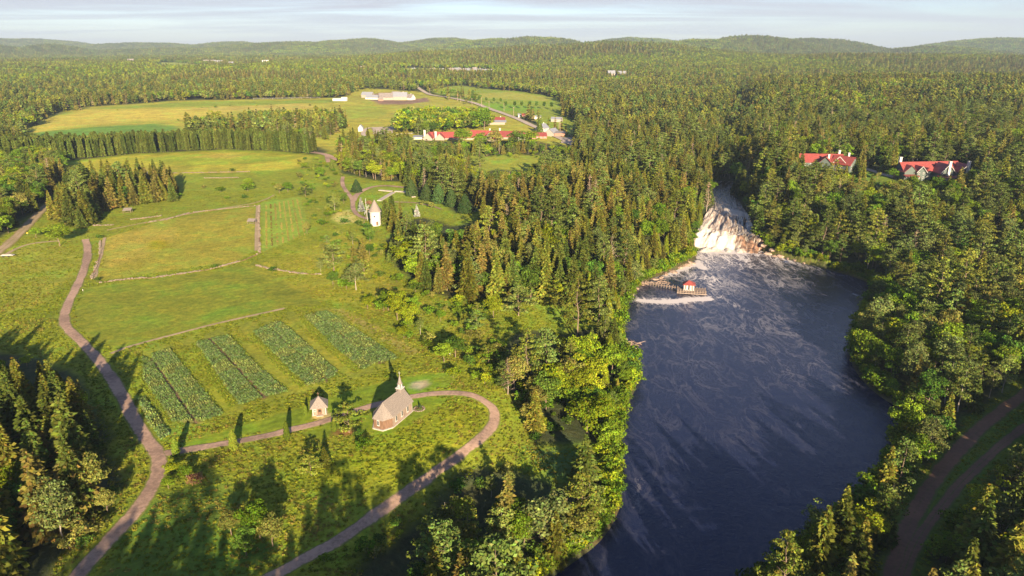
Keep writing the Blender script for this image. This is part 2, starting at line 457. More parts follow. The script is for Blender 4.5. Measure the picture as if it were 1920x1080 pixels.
ROAD_MAIN = [(160, 449), (166, 470), (160, 500), (148, 530), (132, 560), (119, 590), (122, 612), (148, 636), (180, 670), (208, 706), (232, 748), (252, 790), (278, 826), (299, 856),
             (298, 886), (282, 920), (254, 962), (215, 1002), (170, 1050), (138, 1086), (110, 1130), (60, 1230)]
ROAD_CHAPEL = [(300, 852), (350, 844), (400, 835), (470, 824), (540, 808), (610, 790), (660, 772), (720, 755), (780, 742), (830, 736), (880, 739), (912, 753), (930, 773),
               (926, 798), (902, 824), (860, 856), (800, 896), (740, 940), (690, 975), (640, 1010), (580, 1045), (520, 1076), (460, 1108), (380, 1160)]
ROAD_EAST1 = [(1960, 715), (1925, 738), (1875, 772), (1825, 815), (1775, 868), (1732, 930), (1702, 985), (1682, 1040), (1668, 1110), (1660, 1200)]
ROAD_EAST2 = [(1960, 775), (1915, 805), (1865, 845), (1815, 892), (1772, 940), (1738, 985), (1708, 1035), (1685, 1110)]
PATH_MILL = [(643, 332), (641, 346), (650, 360), (662, 374), (661, 392), (671, 405), (690, 411)]
PATH_MILL2 = [(662, 378), (668, 366), (690, 352), (720, 348), (758, 352)]
PATH_MILL3 = [(695, 342), (705, 348)]
PATH_MILL4 = [(735, 379), (780, 380), (815, 388), (828, 393)]
PATH_UP = [(586, 286), (612, 290), (624, 297), (640, 302)]
PATH_UP2 = [(612, 290), (616, 305)]
HIGHWAY = [(1068, 268), (1030, 250), (1002, 238), (972, 224), (940, 212), (910, 201), (880, 191), (845, 184), (815, 180), (795, 173), (782, 164), (772, 156), (766, 147), (768, 138)]
PATH_PARK = [(690, 264), (683, 256), (680, 249), (686, 243), (692, 240)]
PATH_FIELD = [(208, 663), (240, 650), (300, 634), (360, 618), (420, 603), (480, 590), (534, 578)]
PATH_SAND = [(484, 386), (483, 410), (482, 440), (482, 470)]
PATH_TOP = [(515, 366), (495, 376), (470, 383), (420, 390), (340, 404), (260, 420), (200, 432)]
PATH_LEFT = [(154, 322), (148, 334), (118, 362), (84, 388), (50, 425), (12, 462), (-30, 490)]
PATH_LEFT2 = [(10, 478), (30, 466), (60, 456), (110, 452)]
PATH_BEND = [(178, 524), (182, 500), (190, 478), (196, 446)]
DRIVE_LODGE = [(1555, 300), (1600, 310), (1640, 322), (1672, 332), (1700, 338)]
PARK = [(697, 240), (738, 238), (742, 244), (736, 252), (702, 254)]
YARD = [(690, 186), (760, 188), (800, 183), (806, 190), (760, 196), (712, 196)]
WAYS = {}
for nm, pl, w in (('main', ROAD_MAIN, 4.6), ('chapel', ROAD_CHAPEL, 4.0), ('e1', ROAD_EAST1, 5.2), ('e2', ROAD_EAST2, 4.2), ('m1', PATH_MILL, 3.6), ('m2', PATH_MILL2, 3.6),
                  ('m4', PATH_MILL4, 2.4), ('u1', PATH_UP, 7), ('u2', PATH_UP2, 4), ('hw', HIGHWAY, 9), ('pk', PATH_PARK, 5), ('pf', PATH_FIELD, 1.9),
                  ('ps', PATH_SAND, 3.0), ('pt', PATH_TOP, 1.8), ('pl', PATH_LEFT, 7.0), ('pl2', PATH_LEFT2, 2.4), ('pb', PATH_BEND, 1.8), ('dl', DRIVE_LODGE, 6.0)):
    p = smooth_line(W(pl), 2)
    WAYS[nm] = (p, w)

Z3 = lambda pts: [(200 + x / 3, 560 + y / 3) for x, y in pts]     # from an enlarged view of the crop block
STRIPS = [W(Z3(s)) for s in (
    [(198, 322), (248, 350), (372, 520), (496, 700), (370, 692), (280, 560), (210, 450)],
    [(256, 312), (352, 284), (500, 460), (652, 652), (512, 698), (390, 520), (264, 350)],
    [(502, 246), (576, 232), (730, 400), (880, 556), (745, 598), (640, 450)],
    [(592, 226), (684, 208), (840, 370), (1018, 524), (892, 552), (740, 390)],
    [(822, 186), (900, 152), (1060, 300), (1228, 462), (1130, 490), (980, 350)],
    [(906, 150), (982, 132), (1140, 270), (1306, 420), (1236, 458), (1070, 298)],
    [(1112, 98), (1158, 86), (1340, 220), (1540, 350), (1440, 400), (1270, 260)],
    [(1168, 84), (1240, 72), (1440, 200), (1638, 336), (1550, 362), (1350, 220)],
    [(182, 565), (216, 556), (285, 660), (350, 765), (305, 800), (235, 690)])]
CROP = W(Z3([(180, 300), (480, 215), (1000, 75), (1260, 45), (1700, 340), (1480, 420), (1020, 545), (640, 670), (360, 770), (300, 700), (215, 540)]))

def paint_list():
    G = []
    a = lambda poly, col, rough=.5, blur=2.0: G.append((W(poly) if not isinstance(poly, np.ndarray) else poly, col, rough, blur))
    a(WEST, (.155, .172, .026), .9, 3)
    a(CLEAR[1], (.245, .220, .050), .3, 6)
    a(CLEAR[2], (.17, .20, .036), .3, 6)
    a(CLEAR[3], (.19, .20, .04), .5, 3)
    a(CLEAR[4], (.10, .13, .03), .5, 3)
    a(CLEAR[5], (.075, .105, .022), .9, 2)
    a(CLEAR[6], (.26, .25, .08), .3, 5)
    for k in (7, 8, 9, 10, 11): a(CLEAR[k], (.22, .24, .06), .3, 10)
    a(CLEAR[12], (.14, .165, .03), .8, 1.5)
    # far fields
    a([(60, 252), (110, 240), (250, 228), (420, 222), (430, 208), (300, 203), (160, 206), (70, 232)], (.33, .265, .075), .3, 5)
    a([(52, 250), (200, 236), (290, 232), (330, 238), (345, 246), (200, 252), (60, 262)], (.10, .17, .045), .3, 4)
    a([(170, 204), (330, 192), (640, 186), (640, 192), (420, 198), (300, 201)], (.17, .20, .04), .3, 5)
    a([(340, 203), (560, 194), (600, 200), (560, 206), (420, 208)], (.30, .24, .085), .3, 5)
    a([(640, 200), (700, 198), (728, 206), (722, 218), (660, 222), (640, 215)], (.215, .225, .045), .3, 4)
    a([(735, 200), (800, 190), (880, 205), (888, 214), (840, 214), (760, 208)], (.25, .225, .065), .3, 4)
    a(YARD, (.20, .125, .09), .6, 5)
    a([(700, 175), (755, 172), (757, 178), (700, 180)], (.23, .15, .09), .6, 5)
    a([(850, 178), (950, 172), (1040, 184), (1020, 190), (900, 184)], (.25, .235, .06), .3, 5)
    a([(900, 192), (1010, 200), (1000, 212), (930, 206)], (.13, .21, .03), .3, 5)
    # hay field
    a([(120, 330), (128, 305), (250, 291), (420, 283), (586, 292), (575, 310), (520, 320), (300, 330), (190, 336), (140, 340)], (.25, .225, .040), .15, 2.5)
    a([(250, 300), (420, 287), (560, 294), (540, 302), (350, 312)], (.185, .205, .033), .15, 6)
    a([(350, 296), (420, 286), (470, 290), (430, 297)], (.27, .215, .058), .15, 4)
    a([(190, 322), (300, 312), (330, 318), (230, 332)], (.25, .20, .048), .15, 5)
    # tan pasture
    a([(198, 446), (300, 415), (478, 388), (481, 468), (440, 492), (190, 526), (178, 505)], (.215, .195, .042), .8, 1.2)
    a([(200, 448), (262, 432), (330, 428), (330, 450), (250, 490), (195, 500)], (.265, .215, .060), .9, 5)
    a([(280, 450), (320, 452), (316, 466), (280, 468)], (.22, .19, .015), .9, 3)
    # hay rows
    a([(490, 380), (562, 368), (578, 425), (545, 452), (492, 472)], (.165, .21, .045), .3, 1.2)
    # mown meadow between the pasture and the crops
    a([(160, 540), (330, 518), (470, 496), (545, 530), (606, 572), (540, 574), (430, 600), (300, 632), (215, 655), (150, 620), (140, 585)], (.140, .152, .026), .45, 1.5)
    a([(470, 500), (640, 440), (700, 450), (720, 520), (820, 570), (920, 600), (900, 640), (760, 600), (600, 560)], (.20, .19, .036), .8, 5)
    # crop block
    a(CROP, (.160, .170, .033), .6, 1.5)
    a(W(Z3([(370, 285), (490, 245), (740, 605), (655, 655)])), (.155, .168, .025), .5, 1.0)
    a(W(Z3([(690, 210), (810, 182), (1130, 495), (1025, 525)])), (.17, .172, .03), .5, 1.0)
    a(W(Z3([(985, 130), (1105, 100), (1435, 405), (1310, 420)])), (.175, .172, .03), .5, 1.0)
    a(W(Z3([(1260, 60), (1330, 55), (1760, 290), (1700, 320)])), (.21, .175, .075), .5, 1.5)
    for s in STRIPS: a(s, (.075, .105, .030), .6, .5)
    for ln in ([(256, 340), (372, 515), (504, 700)], [(578, 226), (735, 395), (888, 556)], [(903, 152), (1064, 298), (1234, 462)], [(1160, 84), (1345, 220), (1546, 360)]):
        p = smooth_line(W(Z3(ln)), 2); G.append((p, (.15, .09, .06), .6, .5, 1.0))
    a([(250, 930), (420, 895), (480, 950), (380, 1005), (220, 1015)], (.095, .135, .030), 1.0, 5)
    a([(700, 830), (830, 755), (900, 760), (890, 810), (780, 880), (640, 930), (560, 880)], (.175, .185, .018), .9, 6)
    a([(0, 470), (110, 460), (150, 500), (100, 540), (0, 560)], (.21, .195, .045), 1.0, 6)
    # chapel lawn
    a([(320, 838), (430, 806), (560, 765), (700, 720), (800, 700), (835, 726), (700, 752), (610, 782), (540, 800), (400, 828)], (.12, .158, .02), .1, 1.0)
    a([(560, 812), (700, 775), (790, 745), (830, 748), (810, 765), (780, 788), (730, 812), (690, 812), (640, 815), (600, 822)], (.125, .16, .02), .1, .8)
    a([(625, 806), (660, 802), (675, 812), (640, 818), (622, 814)], (.22, .12, .045), .3, 1.2)
    a([(775, 716), (800, 712), (808, 722), (790, 730), (770, 726)], (.36, .26, .17), .4, 1.2)
    a([(590, 776), (612, 772), (624, 782), (600, 790), (588, 786)], (.36, .27, .21), .3, .6)
    # mown bands beyond the road fork
    a([(170, 540), (210, 520), (150, 560), (120, 590), (60, 612), (0, 630), (0, 622), (60, 600)], (.12, .145, .025), .3, 2)
    a([(0, 470), (60, 455), (150, 470), (140, 520), (90, 560), (0, 600)], (.19, .195, .040), 1.0, 4)
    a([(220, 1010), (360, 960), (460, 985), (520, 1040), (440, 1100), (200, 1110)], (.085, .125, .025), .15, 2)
    # windmill garden
    a([(645, 345), (700, 345), (760, 352), (840, 388), (840, 402), (740, 402), (700, 398), (665, 390)], (.15, .185, .03), .2, 1.5)
    a([(628, 398), (655, 392), (680, 415), (640, 420), (622, 412)], (.34, .29, .15), .5, 2)
    a([(1000, 570), (1060, 574), (1110, 592), (1108, 610), (1040, 618)], (.125, .18, .035), .6, 3)
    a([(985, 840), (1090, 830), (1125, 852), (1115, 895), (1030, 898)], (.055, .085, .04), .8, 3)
    return G

def ground():
    ratio = lambda a, b, s0, g: np.array([a + s0 * (g ** k - 1) / (g - 1) for k in range(int(math.log(1 + (b - a) * (g - 1) / s0) / math.log(g)) + 2)])
    yn = np.arange(-150, 110, 8.0); ym = np.arange(110, 330, 1.25); yf = ratio(330, 12500, 1.35, 1.0165)
    xs = np.arange(0, 280, 1.35); xf = ratio(280, 10500, 1.6, 1.05)
    xs = np.concatenate([-xf[::-1], -xs[:0:-1], xs, xf]); ys = np.concatenate([yn, ym, yf])
    xs = np.unique(xs); ys = np.unique(ys)
    X, Y = np.meshgrid(xs, ys)
    H = np.empty(X.shape)
    for r in range(0, len(ys), 40):
        H[r:r + 40] = height(X[r:r + 40], Y[r:r + 40])
    n, m = X.shape
    idx = np.arange(n * m).reshape(n, m)
    Fq = np.stack([idx[:-1, :-1], idx[:-1, 1:], idx[1:, 1:], idx[1:, :-1]], -1).reshape(-1, 4)
    x, y = X.ravel(), Y.ravel()
    col = np.empty((n * m, 3)); col[:] = (.042, .050, .020)
    rough = np.full(n * m, 1.0)
    # edges wander a little
    ex = x + 6 * (fbm(x, y, 9, 3, 21) - .5); ey = y + 6 * (fbm(x, y, 9, 3, 22) - .5)
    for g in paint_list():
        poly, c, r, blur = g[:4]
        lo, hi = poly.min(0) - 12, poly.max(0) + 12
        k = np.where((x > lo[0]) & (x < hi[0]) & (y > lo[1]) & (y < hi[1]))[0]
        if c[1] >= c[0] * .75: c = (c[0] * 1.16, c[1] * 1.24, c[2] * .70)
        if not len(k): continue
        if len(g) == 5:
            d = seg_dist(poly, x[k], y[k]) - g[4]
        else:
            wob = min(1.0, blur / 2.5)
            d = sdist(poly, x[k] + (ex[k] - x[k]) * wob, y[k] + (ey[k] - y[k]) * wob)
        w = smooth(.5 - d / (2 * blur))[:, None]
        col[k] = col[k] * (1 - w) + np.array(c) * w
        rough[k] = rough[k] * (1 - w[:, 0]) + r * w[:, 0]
    # passes of the mower
    for pl, dr_, per, amp in ((W([(120, 330), (128, 305), (250, 291), (420, 283), (586, 292), (575, 310), (520, 320), (300, 330)]), (1.0, .12), 7.0, .13),
                              (W([(160, 540), (330, 518), (470, 496), (606, 572), (430, 600), (215, 655), (140, 585)]), (.86, .5), 5.0, .05),
                              (CLEAR[1], (1.0, .2), 24.0, .12), (W([(320, 838), (430, 806), (700, 720), (870, 700), (835, 726), (700, 752), (540, 800)]), (.86, .5), 3.4, .07)):
        k = np.where(inside(pl, x, y))[0]
        q = (-dr_[1] * x[k] + dr_[0] * y[k]) / per + .35 * fbm(x[k], y[k], 30, 2, 24) * 4
        col[k] *= (1 + amp * np.sin(q * 2 * np.pi) * (.5 + fbm(x[k], y[k], 20, 2, 25)))[:, None]
    # shores: bare earth and stones
    k = np.where((y < 1000) & (y > 60))[0]
    dr = sdist(RIVER, x[k], y[k])
    w = (smooth(1 - np.abs(dr) / 2.2) * .8)[:, None]
    col[k] = col[k] * (1 - w) + np.array((.085, .070, .035)) * w
    w = (smooth(1 - np.maximum(dr, 0) / 9) * (dr > 1.5) * .6)[:, None]
    col[k] = col[k] * (1 - w) + np.array((.08, .11, .018)) * w
    me = make_mesh('ground', np.stack([x, y, H.ravel()], -1), Fq, mats=[M_GROUND], smooth_shade=True)
    a = me.attributes.new('gcol', 'FLOAT_COLOR', 'POINT')
    a.data.foreach_set('color', np.concatenate([col, np.ones((n * m, 1))], 1).astype(np.float32).ravel())
    a = me.attributes.new('rough', 'FLOAT', 'POINT'); a.data.foreach_set('value', rough.astype(np.float32))
    tag(link('ground', me), kind='structure')
ground()

# ------------------------------------------------------------------ roads and paths: draped sheets with uneven edges
def road_mat(name, c1, c2, edge):
    c1, c2 = (c1[0] * .95, c1[1] * .90, c1[2] * .84), (c2[0] * .95, c2[1] * .90, c2[2] * .84)
    m, t, out = new_mat(name)
    a = N(t, 'ShaderNodeAttribute', attribute_name='edge')
    c = N(t, 'ShaderNodeTexCoord')
    n = N(t, 'ShaderNodeTexNoise'); n.inputs['Scale'].default_value = .8; n.inputs['Detail'].default_value = 6; n.inputs['Roughness'].default_value = .7
    n2 = N(t, 'ShaderNodeTexNoise'); n2.inputs['Scale'].default_value = .07; n2.inputs['Detail'].default_value = 3
    t.links.new(c.outputs['Object'], n.inputs['Vector']); t.links.new(c.outputs['Object'], n2.inputs['Vector'])
    mx = N(t, 'ShaderNodeMix', data_type='RGBA'); mx.inputs['A'].default_value = (*c1, 1); mx.inputs['B'].default_value = (*c2, 1)
    ad = N(t, 'ShaderNodeMath', operation='ADD'); t.links.new(n.outputs['Fac'], ad.inputs[0]); t.links.new(n2.outputs['Fac'], ad.inputs[1])
    r = N(t, 'ShaderNodeMapRange'); r.inputs['From Min'].default_value = .82; r.inputs['From Max'].default_value = 1.18; t.links.new(ad.outputs[0], r.inputs['Value'])
    t.links.new(r.outputs[0], mx.inputs['Factor'])
    e = N(t, 'ShaderNodeMath', operation='ADD'); t.links.new(a.outputs['Fac'], e.inputs[0]); t.links.new(n.outputs['Fac'], e.inputs[1])
    er = N(t, 'ShaderNodeMapRange'); er.inputs['From Min'].default_value = .95; er.inputs['From Max'].default_value = 1.25; t.links.new(e.outputs[0], er.inputs['Value'])
    m2 = N(t, 'ShaderNodeMix', data_type='RGBA'); m2.inputs['B'].default_value = (*edge, 1)
    t.links.new(mx.outputs['Result'], m2.inputs['A']); t.links.new(er.outputs[0], m2.inputs['Factor'])
    b = N(t, 'ShaderNodeBsdfPrincipled'); b.inputs['Roughness'].default_value = .9; b.inputs['Specular IOR Level'].default_value = .2
    t.links.new(m2.outputs['Result'], b.inputs['Base Color'])
    bp = N(t, 'ShaderNodeBump'); bp.inputs['Strength'].default_value = .5; bp.inputs['Distance'].default_value = .12
    t.links.new(n.outputs['Fac'], bp.inputs['Height']); t.links.new(bp.outputs[0], b.inputs['Normal'])
    t.links.new(b.outputs[0], out.inputs['Surface'])
    return m
M_GRAVEL = road_mat('gravel', (.40, .28, .215), (.215, .150, .118), (.14, .15, .03))
M_SOIL = road_mat('soil_track', (.20, .115, .08), (.13, .08, .06), (.08, .10, .022))
M_TAR = road_mat('worn_asphalt', (.44, .38, .32), (.36, .31, .27), (.25, .20, .10))
M_SAND = road_mat('sand_track', (.36, .28, .19), (.25, .20, .12), (.20, .17, .05))
def resample(p, step):
    d = np.r_[0, np.cumsum(np.hypot(*np.diff(p, axis=0).T))]
    s = np.linspace(0, d[-1], max(2, int(d[-1] / step) + 1))
    return np.stack([np.interp(s, d, p[:, 0]), np.interp(s, d, p[:, 1])], -1)
def ribbon(name, p, w, mat, lift=.10, prof=(1, .35, 0, 0.12, .55, .12, 0, .35, 1), wob=.35):
    p = resample(p, 1.2 if p[:, 1].min() < 500 else 4)
    t = np.gradient(p, axis=0); t /= np.linalg.norm(t, axis=1)[:, None]
    nrm = np.stack([-t[:, 1], t[:, 0]], -1)
    k = len(prof); s = np.linspace(-1, 1, k)
    wl = w / 2 + wob * (fbm(p[:, 0], p[:, 1], 5, 3, 31) - .5) * 2
    wr = w / 2 + wob * (fbm(p[:, 0], p[:, 1], 5, 3, 32) - .5) * 2
    off = np.where(s[None] < 0, s[None] * wl[:, None], s[None] * wr[:, None])
    P = p[:, None, :] + nrm[:, None, :] * off[..., None]
    z = height(P[..., 0], P[..., 1]) + lift + np.maximum(0, P[..., 1] - 300) * .0007 - .09 * (np.abs(s)[None] > .99)
    V = np.concatenate([P, z[..., None]], -1).reshape(-1, 3)
    n = len(p); idx = np.arange(n * k).reshape(n, k)
    F = np.stack([idx[:-1, :-1], idx[:-1, 1:], idx[1:, 1:], idx[1:, :-1]], -1).reshape(-1, 4)[:, ::-1]
    me = make_mesh(name, V, F, mats=[mat], smooth_shade=True)
    a = me.attributes.new('edge', 'FLOAT', 'POINT'); a.data.foreach_set('value', np.tile(np.array(prof, np.float32), n))
    return tag(link(name, me), kind='structure')
FLAT = (1, .2, 0, 0, 0, 0, 0, .2, 1)
ribbon('gravel_road', WAYS['main'][0], 4.6, M_GRAVEL, .14, prof=(1, .52, .12, 0, .40, 0, .12, .52, 1), wob=.6)
ribbon('gravel_road', WAYS['chapel'][0], 4.0, M_GRAVEL, .10, prof=(1, .52, .12, 0, .44, 0, .12, .52, 1), wob=.55)
ribbon('dirt_road', WAYS['e1'][0], 5.2, M_SOIL, .10, prof=(1, .6, .2, 0, .55, 0, .2, .6, 1), wob=.8)
ribbon('dirt_road', WAYS['e2'][0], 3.4, M_SOIL, .13, prof=(1, .6, .2, .1, .7, .1, .2, .6, 1), wob=.6)
ribbon('gravel_path', WAYS['m1'][0], 3.6, M_GRAVEL, .2, FLAT)
ribbon('gravel_path', WAYS['m2'][0], 5.0, M_GRAVEL, .24, FLAT)
ribbon('gravel_path', WAYS['m4'][0], 2.4, M_GRAVEL, .2, FLAT)
ribbon('gravel_path', WAYS['u1'][0], 8, M_GRAVEL, .2, FLAT)
ribbon('gravel_path', WAYS['u2'][0], 5, M_GRAVEL, .24, FLAT)
ribbon('paved_road', WAYS['hw'][0], 9.5, M_TAR, .25, FLAT)
ribbon('paved_path', WAYS['pk'][0], 6, M_TAR, .25, FLAT)
ribbon('dirt_path', WAYS['pf'][0], 1.9, M_SAND, .08, wob=.4)
ribbon('sand_path', WAYS['ps'][0], 3.0, M_SAND, .10, wob=.3)
ribbon('dirt_path', WAYS['pt'][0], 1.6, M_SAND, .12, wob=.5)
ribbon('dirt_track', WAYS['pl'][0], 7.0, M_SAND, .15, prof=(1, .7, .3, .2, .7, .2, .3, .7, 1), wob=.8)
ribbon('dirt_path', WAYS['pl2'][0], 2.4, M_SAND, .12, wob=.5)
ribbon('dirt_path', WAYS['pb'][0], 1.8, M_SAND, .1, wob=.4)
ribbon('drive', WAYS['dl'][0], 6.5, M_TAR, .2, FLAT)
def sheet(name, poly, mat, lift=.2, step=3.0, kind='structure'):
    lo, hi = poly.min(0), poly.max(0)
    gx = np.arange(lo[0] - step, hi[0] + step, step); gy = np.arange(lo[1] - step, hi[1] + step, step)
    X, Y = np.meshgrid(gx, gy)
    ins = sdist(poly, (X[:-1, :-1] + X[1:, 1:]) / 2, (Y[:-1, :-1] + Y[1:, 1:]) / 2) < 0
    idx = np.arange(X.size).reshape(X.shape)
    F = np.stack([idx[:-1, :-1], idx[:-1, 1:], idx[1:, 1:], idx[1:, :-1]], -1)[ins]
    V = np.stack([X.ravel(), Y.ravel(), height(X, Y).ravel() + lift], -1)
    me = make_mesh(name, V, F.reshape(-1, 4), mats=[mat], smooth_shade=True)
    return tag(link(name, me), kind=kind)
sheet('parking_ground', W(PARK), M_TAR, .9)
sheet('parking_ground', W([(1105, 262), (1060, 258), (1052, 268), (1085, 276), (1110, 276)]), M_TAR, .6)

# ------------------------------------------------------------------ water
def water_mat():
    m, t, out = new_mat('river_water')
    c = N(t, 'ShaderNodeTexCoord'); fa = N(t, 'ShaderNodeAttribute', attribute_name='foam')
    def noise(scale, det, rough=.6, dist=0.0, st=(1, 1, 1), rot=0.0):
        mp_ = N(t, 'ShaderNodeMapping'); mp_.inputs['Scale'].default_value = st; mp_.inputs['Rotation'].default_value = (0, 0, rot)
        t.links.new(c.outputs['Object'], mp_.inputs[0])
        n = N(t, 'ShaderNodeTexNoise'); n.inputs['Scale'].default_value = scale; n.inputs['Detail'].default_value = det; n.inputs['Roughness'].default_value = rough; n.inputs['Distortion'].default_value = dist
        t.links.new(mp_.outputs[0], n.inputs['Vector']); return n
    def math_(op, a, b=None, c_=None):
        k = N(t, 'ShaderNodeMath', operation=op)
        for i, v in enumerate((a, b, c_)):
            if v is None: continue
            if isinstance(v, (int, float)): k.inputs[i].default_value = v
            else: t.links.new(v, k.inputs[i])
        return k.outputs[0]
    def lace(n, width):
        d = math_('ABSOLUTE', math_('SUBTRACT', n.outputs['Fac'], .5))
        r = N(t, 'ShaderNodeMapRange', interpolation_type='SMOOTHSTEP'); r.inputs['From Min'].default_value = width; r.inputs['From Max'].default_value = 0; t.links.new(d, r.inputs['Value'])
        return r.outputs[0]
    l1 = lace(noise(.06, 5, .58, 1.3, (1.7, .7, 1), .25), .045)
    l2 = lace(noise(.15, 5, .6, 1.6, (1.5, .8, 1), -.15), .040)
    l3 = lace(noise(.6, 5, .7, 1.2), .035)
    big = noise(.03, 4, .6, .5)
    cov = N(t, 'ShaderNodeMapRange', interpolation_type='SMOOTHSTEP'); cov.inputs['From Min'].default_value = .36; cov.inputs['From Max'].default_value = .66; t.links.new(big.outputs['Fac'], cov.inputs['Value'])
    lace_sum = math_('ADD', math_('MULTIPLY', l1, .8), math_('ADD', math_('MULTIPLY', l2, .6), math_('MULTIPLY', l3, .25)))
    dens = math_('MULTIPLY', math_('ADD', math_('MULTIPLY', cov.outputs[0], .8), .25), fa.outputs['Fac'])
    foam = math_('MULTIPLY', lace_sum, math_('MULTIPLY', dens, 1.7))
    sol = N(t, 'ShaderNodeMapRange', interpolation_type='SMOOTHSTEP'); sol.inputs['From Min'].default_value = 1.0; sol.inputs['From Max'].default_value = 1.5
    t.links.new(math_('ADD', fa.outputs['Fac'], math_('MULTIPLY', math_('SUBTRACT', l2, .5), .3)), sol.inputs['Value'])
    sp = N(t, 'ShaderNodeMapRange', interpolation_type='SMOOTHSTEP'); sp.inputs['From Min'].default_value = .62; sp.inputs['From Max'].default_value = .78; sp.inputs['To Max'].default_value = .13
    t.links.new(noise(2.0, 5, .75).outputs['Fac'], sp.inputs['Value'])
    f = math_('MAXIMUM', foam, sol.outputs[0]); f = math_('MAXIMUM', f, sp.outputs[0]); f = math_('MINIMUM', f, .96)
    b = N(t, 'ShaderNodeBsdfPrincipled'); b.inputs['Base Color'].default_value = (.008, .012, .036, 1); b.inputs['Roughness'].default_value = .09; b.inputs['IOR'].default_value = 1.31
    h1 = noise(.9, 5, .65, .6, (1, 1.6, 1), .3); h2 = noise(.16, 3, .6, .8)
    bp = N(t, 'ShaderNodeBump'); bp.inputs['Strength'].default_value = .32; bp.inputs['Distance'].default_value = .35
    t.links.new(math_('ADD', h1.outputs['Fac'], math_('MULTIPLY', h2.outputs['Fac'], 1.5)), bp.inputs['Height']); t.links.new(bp.outputs[0], b.inputs['Normal'])
    fo = N(t, 'ShaderNodeBsdfDiffuse'); fo.inputs['Color'].default_value = (.56, .51, .49, 1); t.links.new(bp.outputs[0], fo.inputs['Normal'])
    mx = N(t, 'ShaderNodeMixShader'); t.links.new(f, mx.inputs[0]); t.links.new(b.outputs[0], mx.inputs[1]); t.links.new(fo.outputs[0], mx.inputs[2])
    t.links.new(mx.outputs[0], out.inputs['Surface'])
    return m
M_WATER = water_mat()
FALL_FOOT = (FL[1, :2] * .6 + FR[1, :2] * .4)
def water():
    step = 1.3
    lo, hi = RIVER.min(0), RIVER.max(0)
    gx = np.arange(lo[0] - 2, hi[0] + 3, step); gy = np.arange(lo[1] - 2, hi[1] + 3, step)
    X, Y = np.meshgrid(gx, gy)
    keep = sdist(RIVER, (X[:-1, :-1] + X[1:, 1:]) / 2, (Y[:-1, :-1] + Y[1:, 1:]) / 2) < 1.0
    idx = np.arange(X.size).reshape(X.shape)
    F = np.stack([idx[:-1, :-1], idx[:-1, 1:], idx[1:, 1:], idx[1:, :-1]], -1)[keep].reshape(-1, 4)
    used = np.unique(F); mapi = np.full(X.size, -1); mapi[used] = np.arange(len(used))
    x, y = X.ravel()[used], Y.ravel()[used]
    d = np.hypot(x - FALL_FOOT[0], y - FALL_FOOT[1])
    # the outflow drifts towards the camera along the middle; the east cove stays calm and dark
    foam = .02 + 1.15 * np.exp(-d / 50) + .10 * np.exp(-(d / 110) ** 2)
    cove = on_plane(1560, 545, POOL_Z)
    foam *= 1 - .85 * np.exp(-((x - cove[0]) / 26) ** 2 - ((y - cove[1]) / 34) ** 2)
    cal = on_plane(1240, 545, POOL_Z)
    foam *= 1 - .9 * np.exp(-((x - cal[0]) / 16) ** 2 - ((y - cal[1]) / 9) ** 2)
    fall = seg_dist([FL[1, :2], FL[1, :2] * .3 + FR[1, :2] * .7], x, y)
    foam = foam + 1.2 * smooth(1 - fall / 17)
    for pl, w, s in (([(1200, 563), (1240, 567), (1290, 562), (1325, 560)], 5.0, 1.6), ([(1250, 515), (1278, 506), (1305, 493), (1314, 500)], 4.5, 1.1),
                     ([(1314, 498), (1326, 520), (1336, 545), (1375, 572), (1410, 585)], 1.7, .75), ([(1308, 490), (1330, 512), (1352, 538)], 1.5, .6),
                     ([(1198, 900), (1190, 940), (1205, 960)], 1.2, .14), ([(1600, 552), (1625, 560)], 1.6, .8)):
        pl = smooth_line(on_plane([p[0] for p in pl], [p[1] for p in pl], POOL_Z), 2)
        dd = seg_dist(pl, x, y) + 2.5 * (fbm(x, y, 5, 3, 41) - .5)
        foam = foam + s * smooth(1.25 - dd / w)
    me = make_mesh('river', np.stack([x, y, np.full(len(x), POOL_Z)], -1), mapi[F], mats=[M_WATER], smooth_shade=True)
    a = me.attributes.new('foam', 'FLOAT', 'POINT'); a.data.foreach_set('value', foam.astype(np.float32))
    tag(link('river', me), kind='structure')
water()

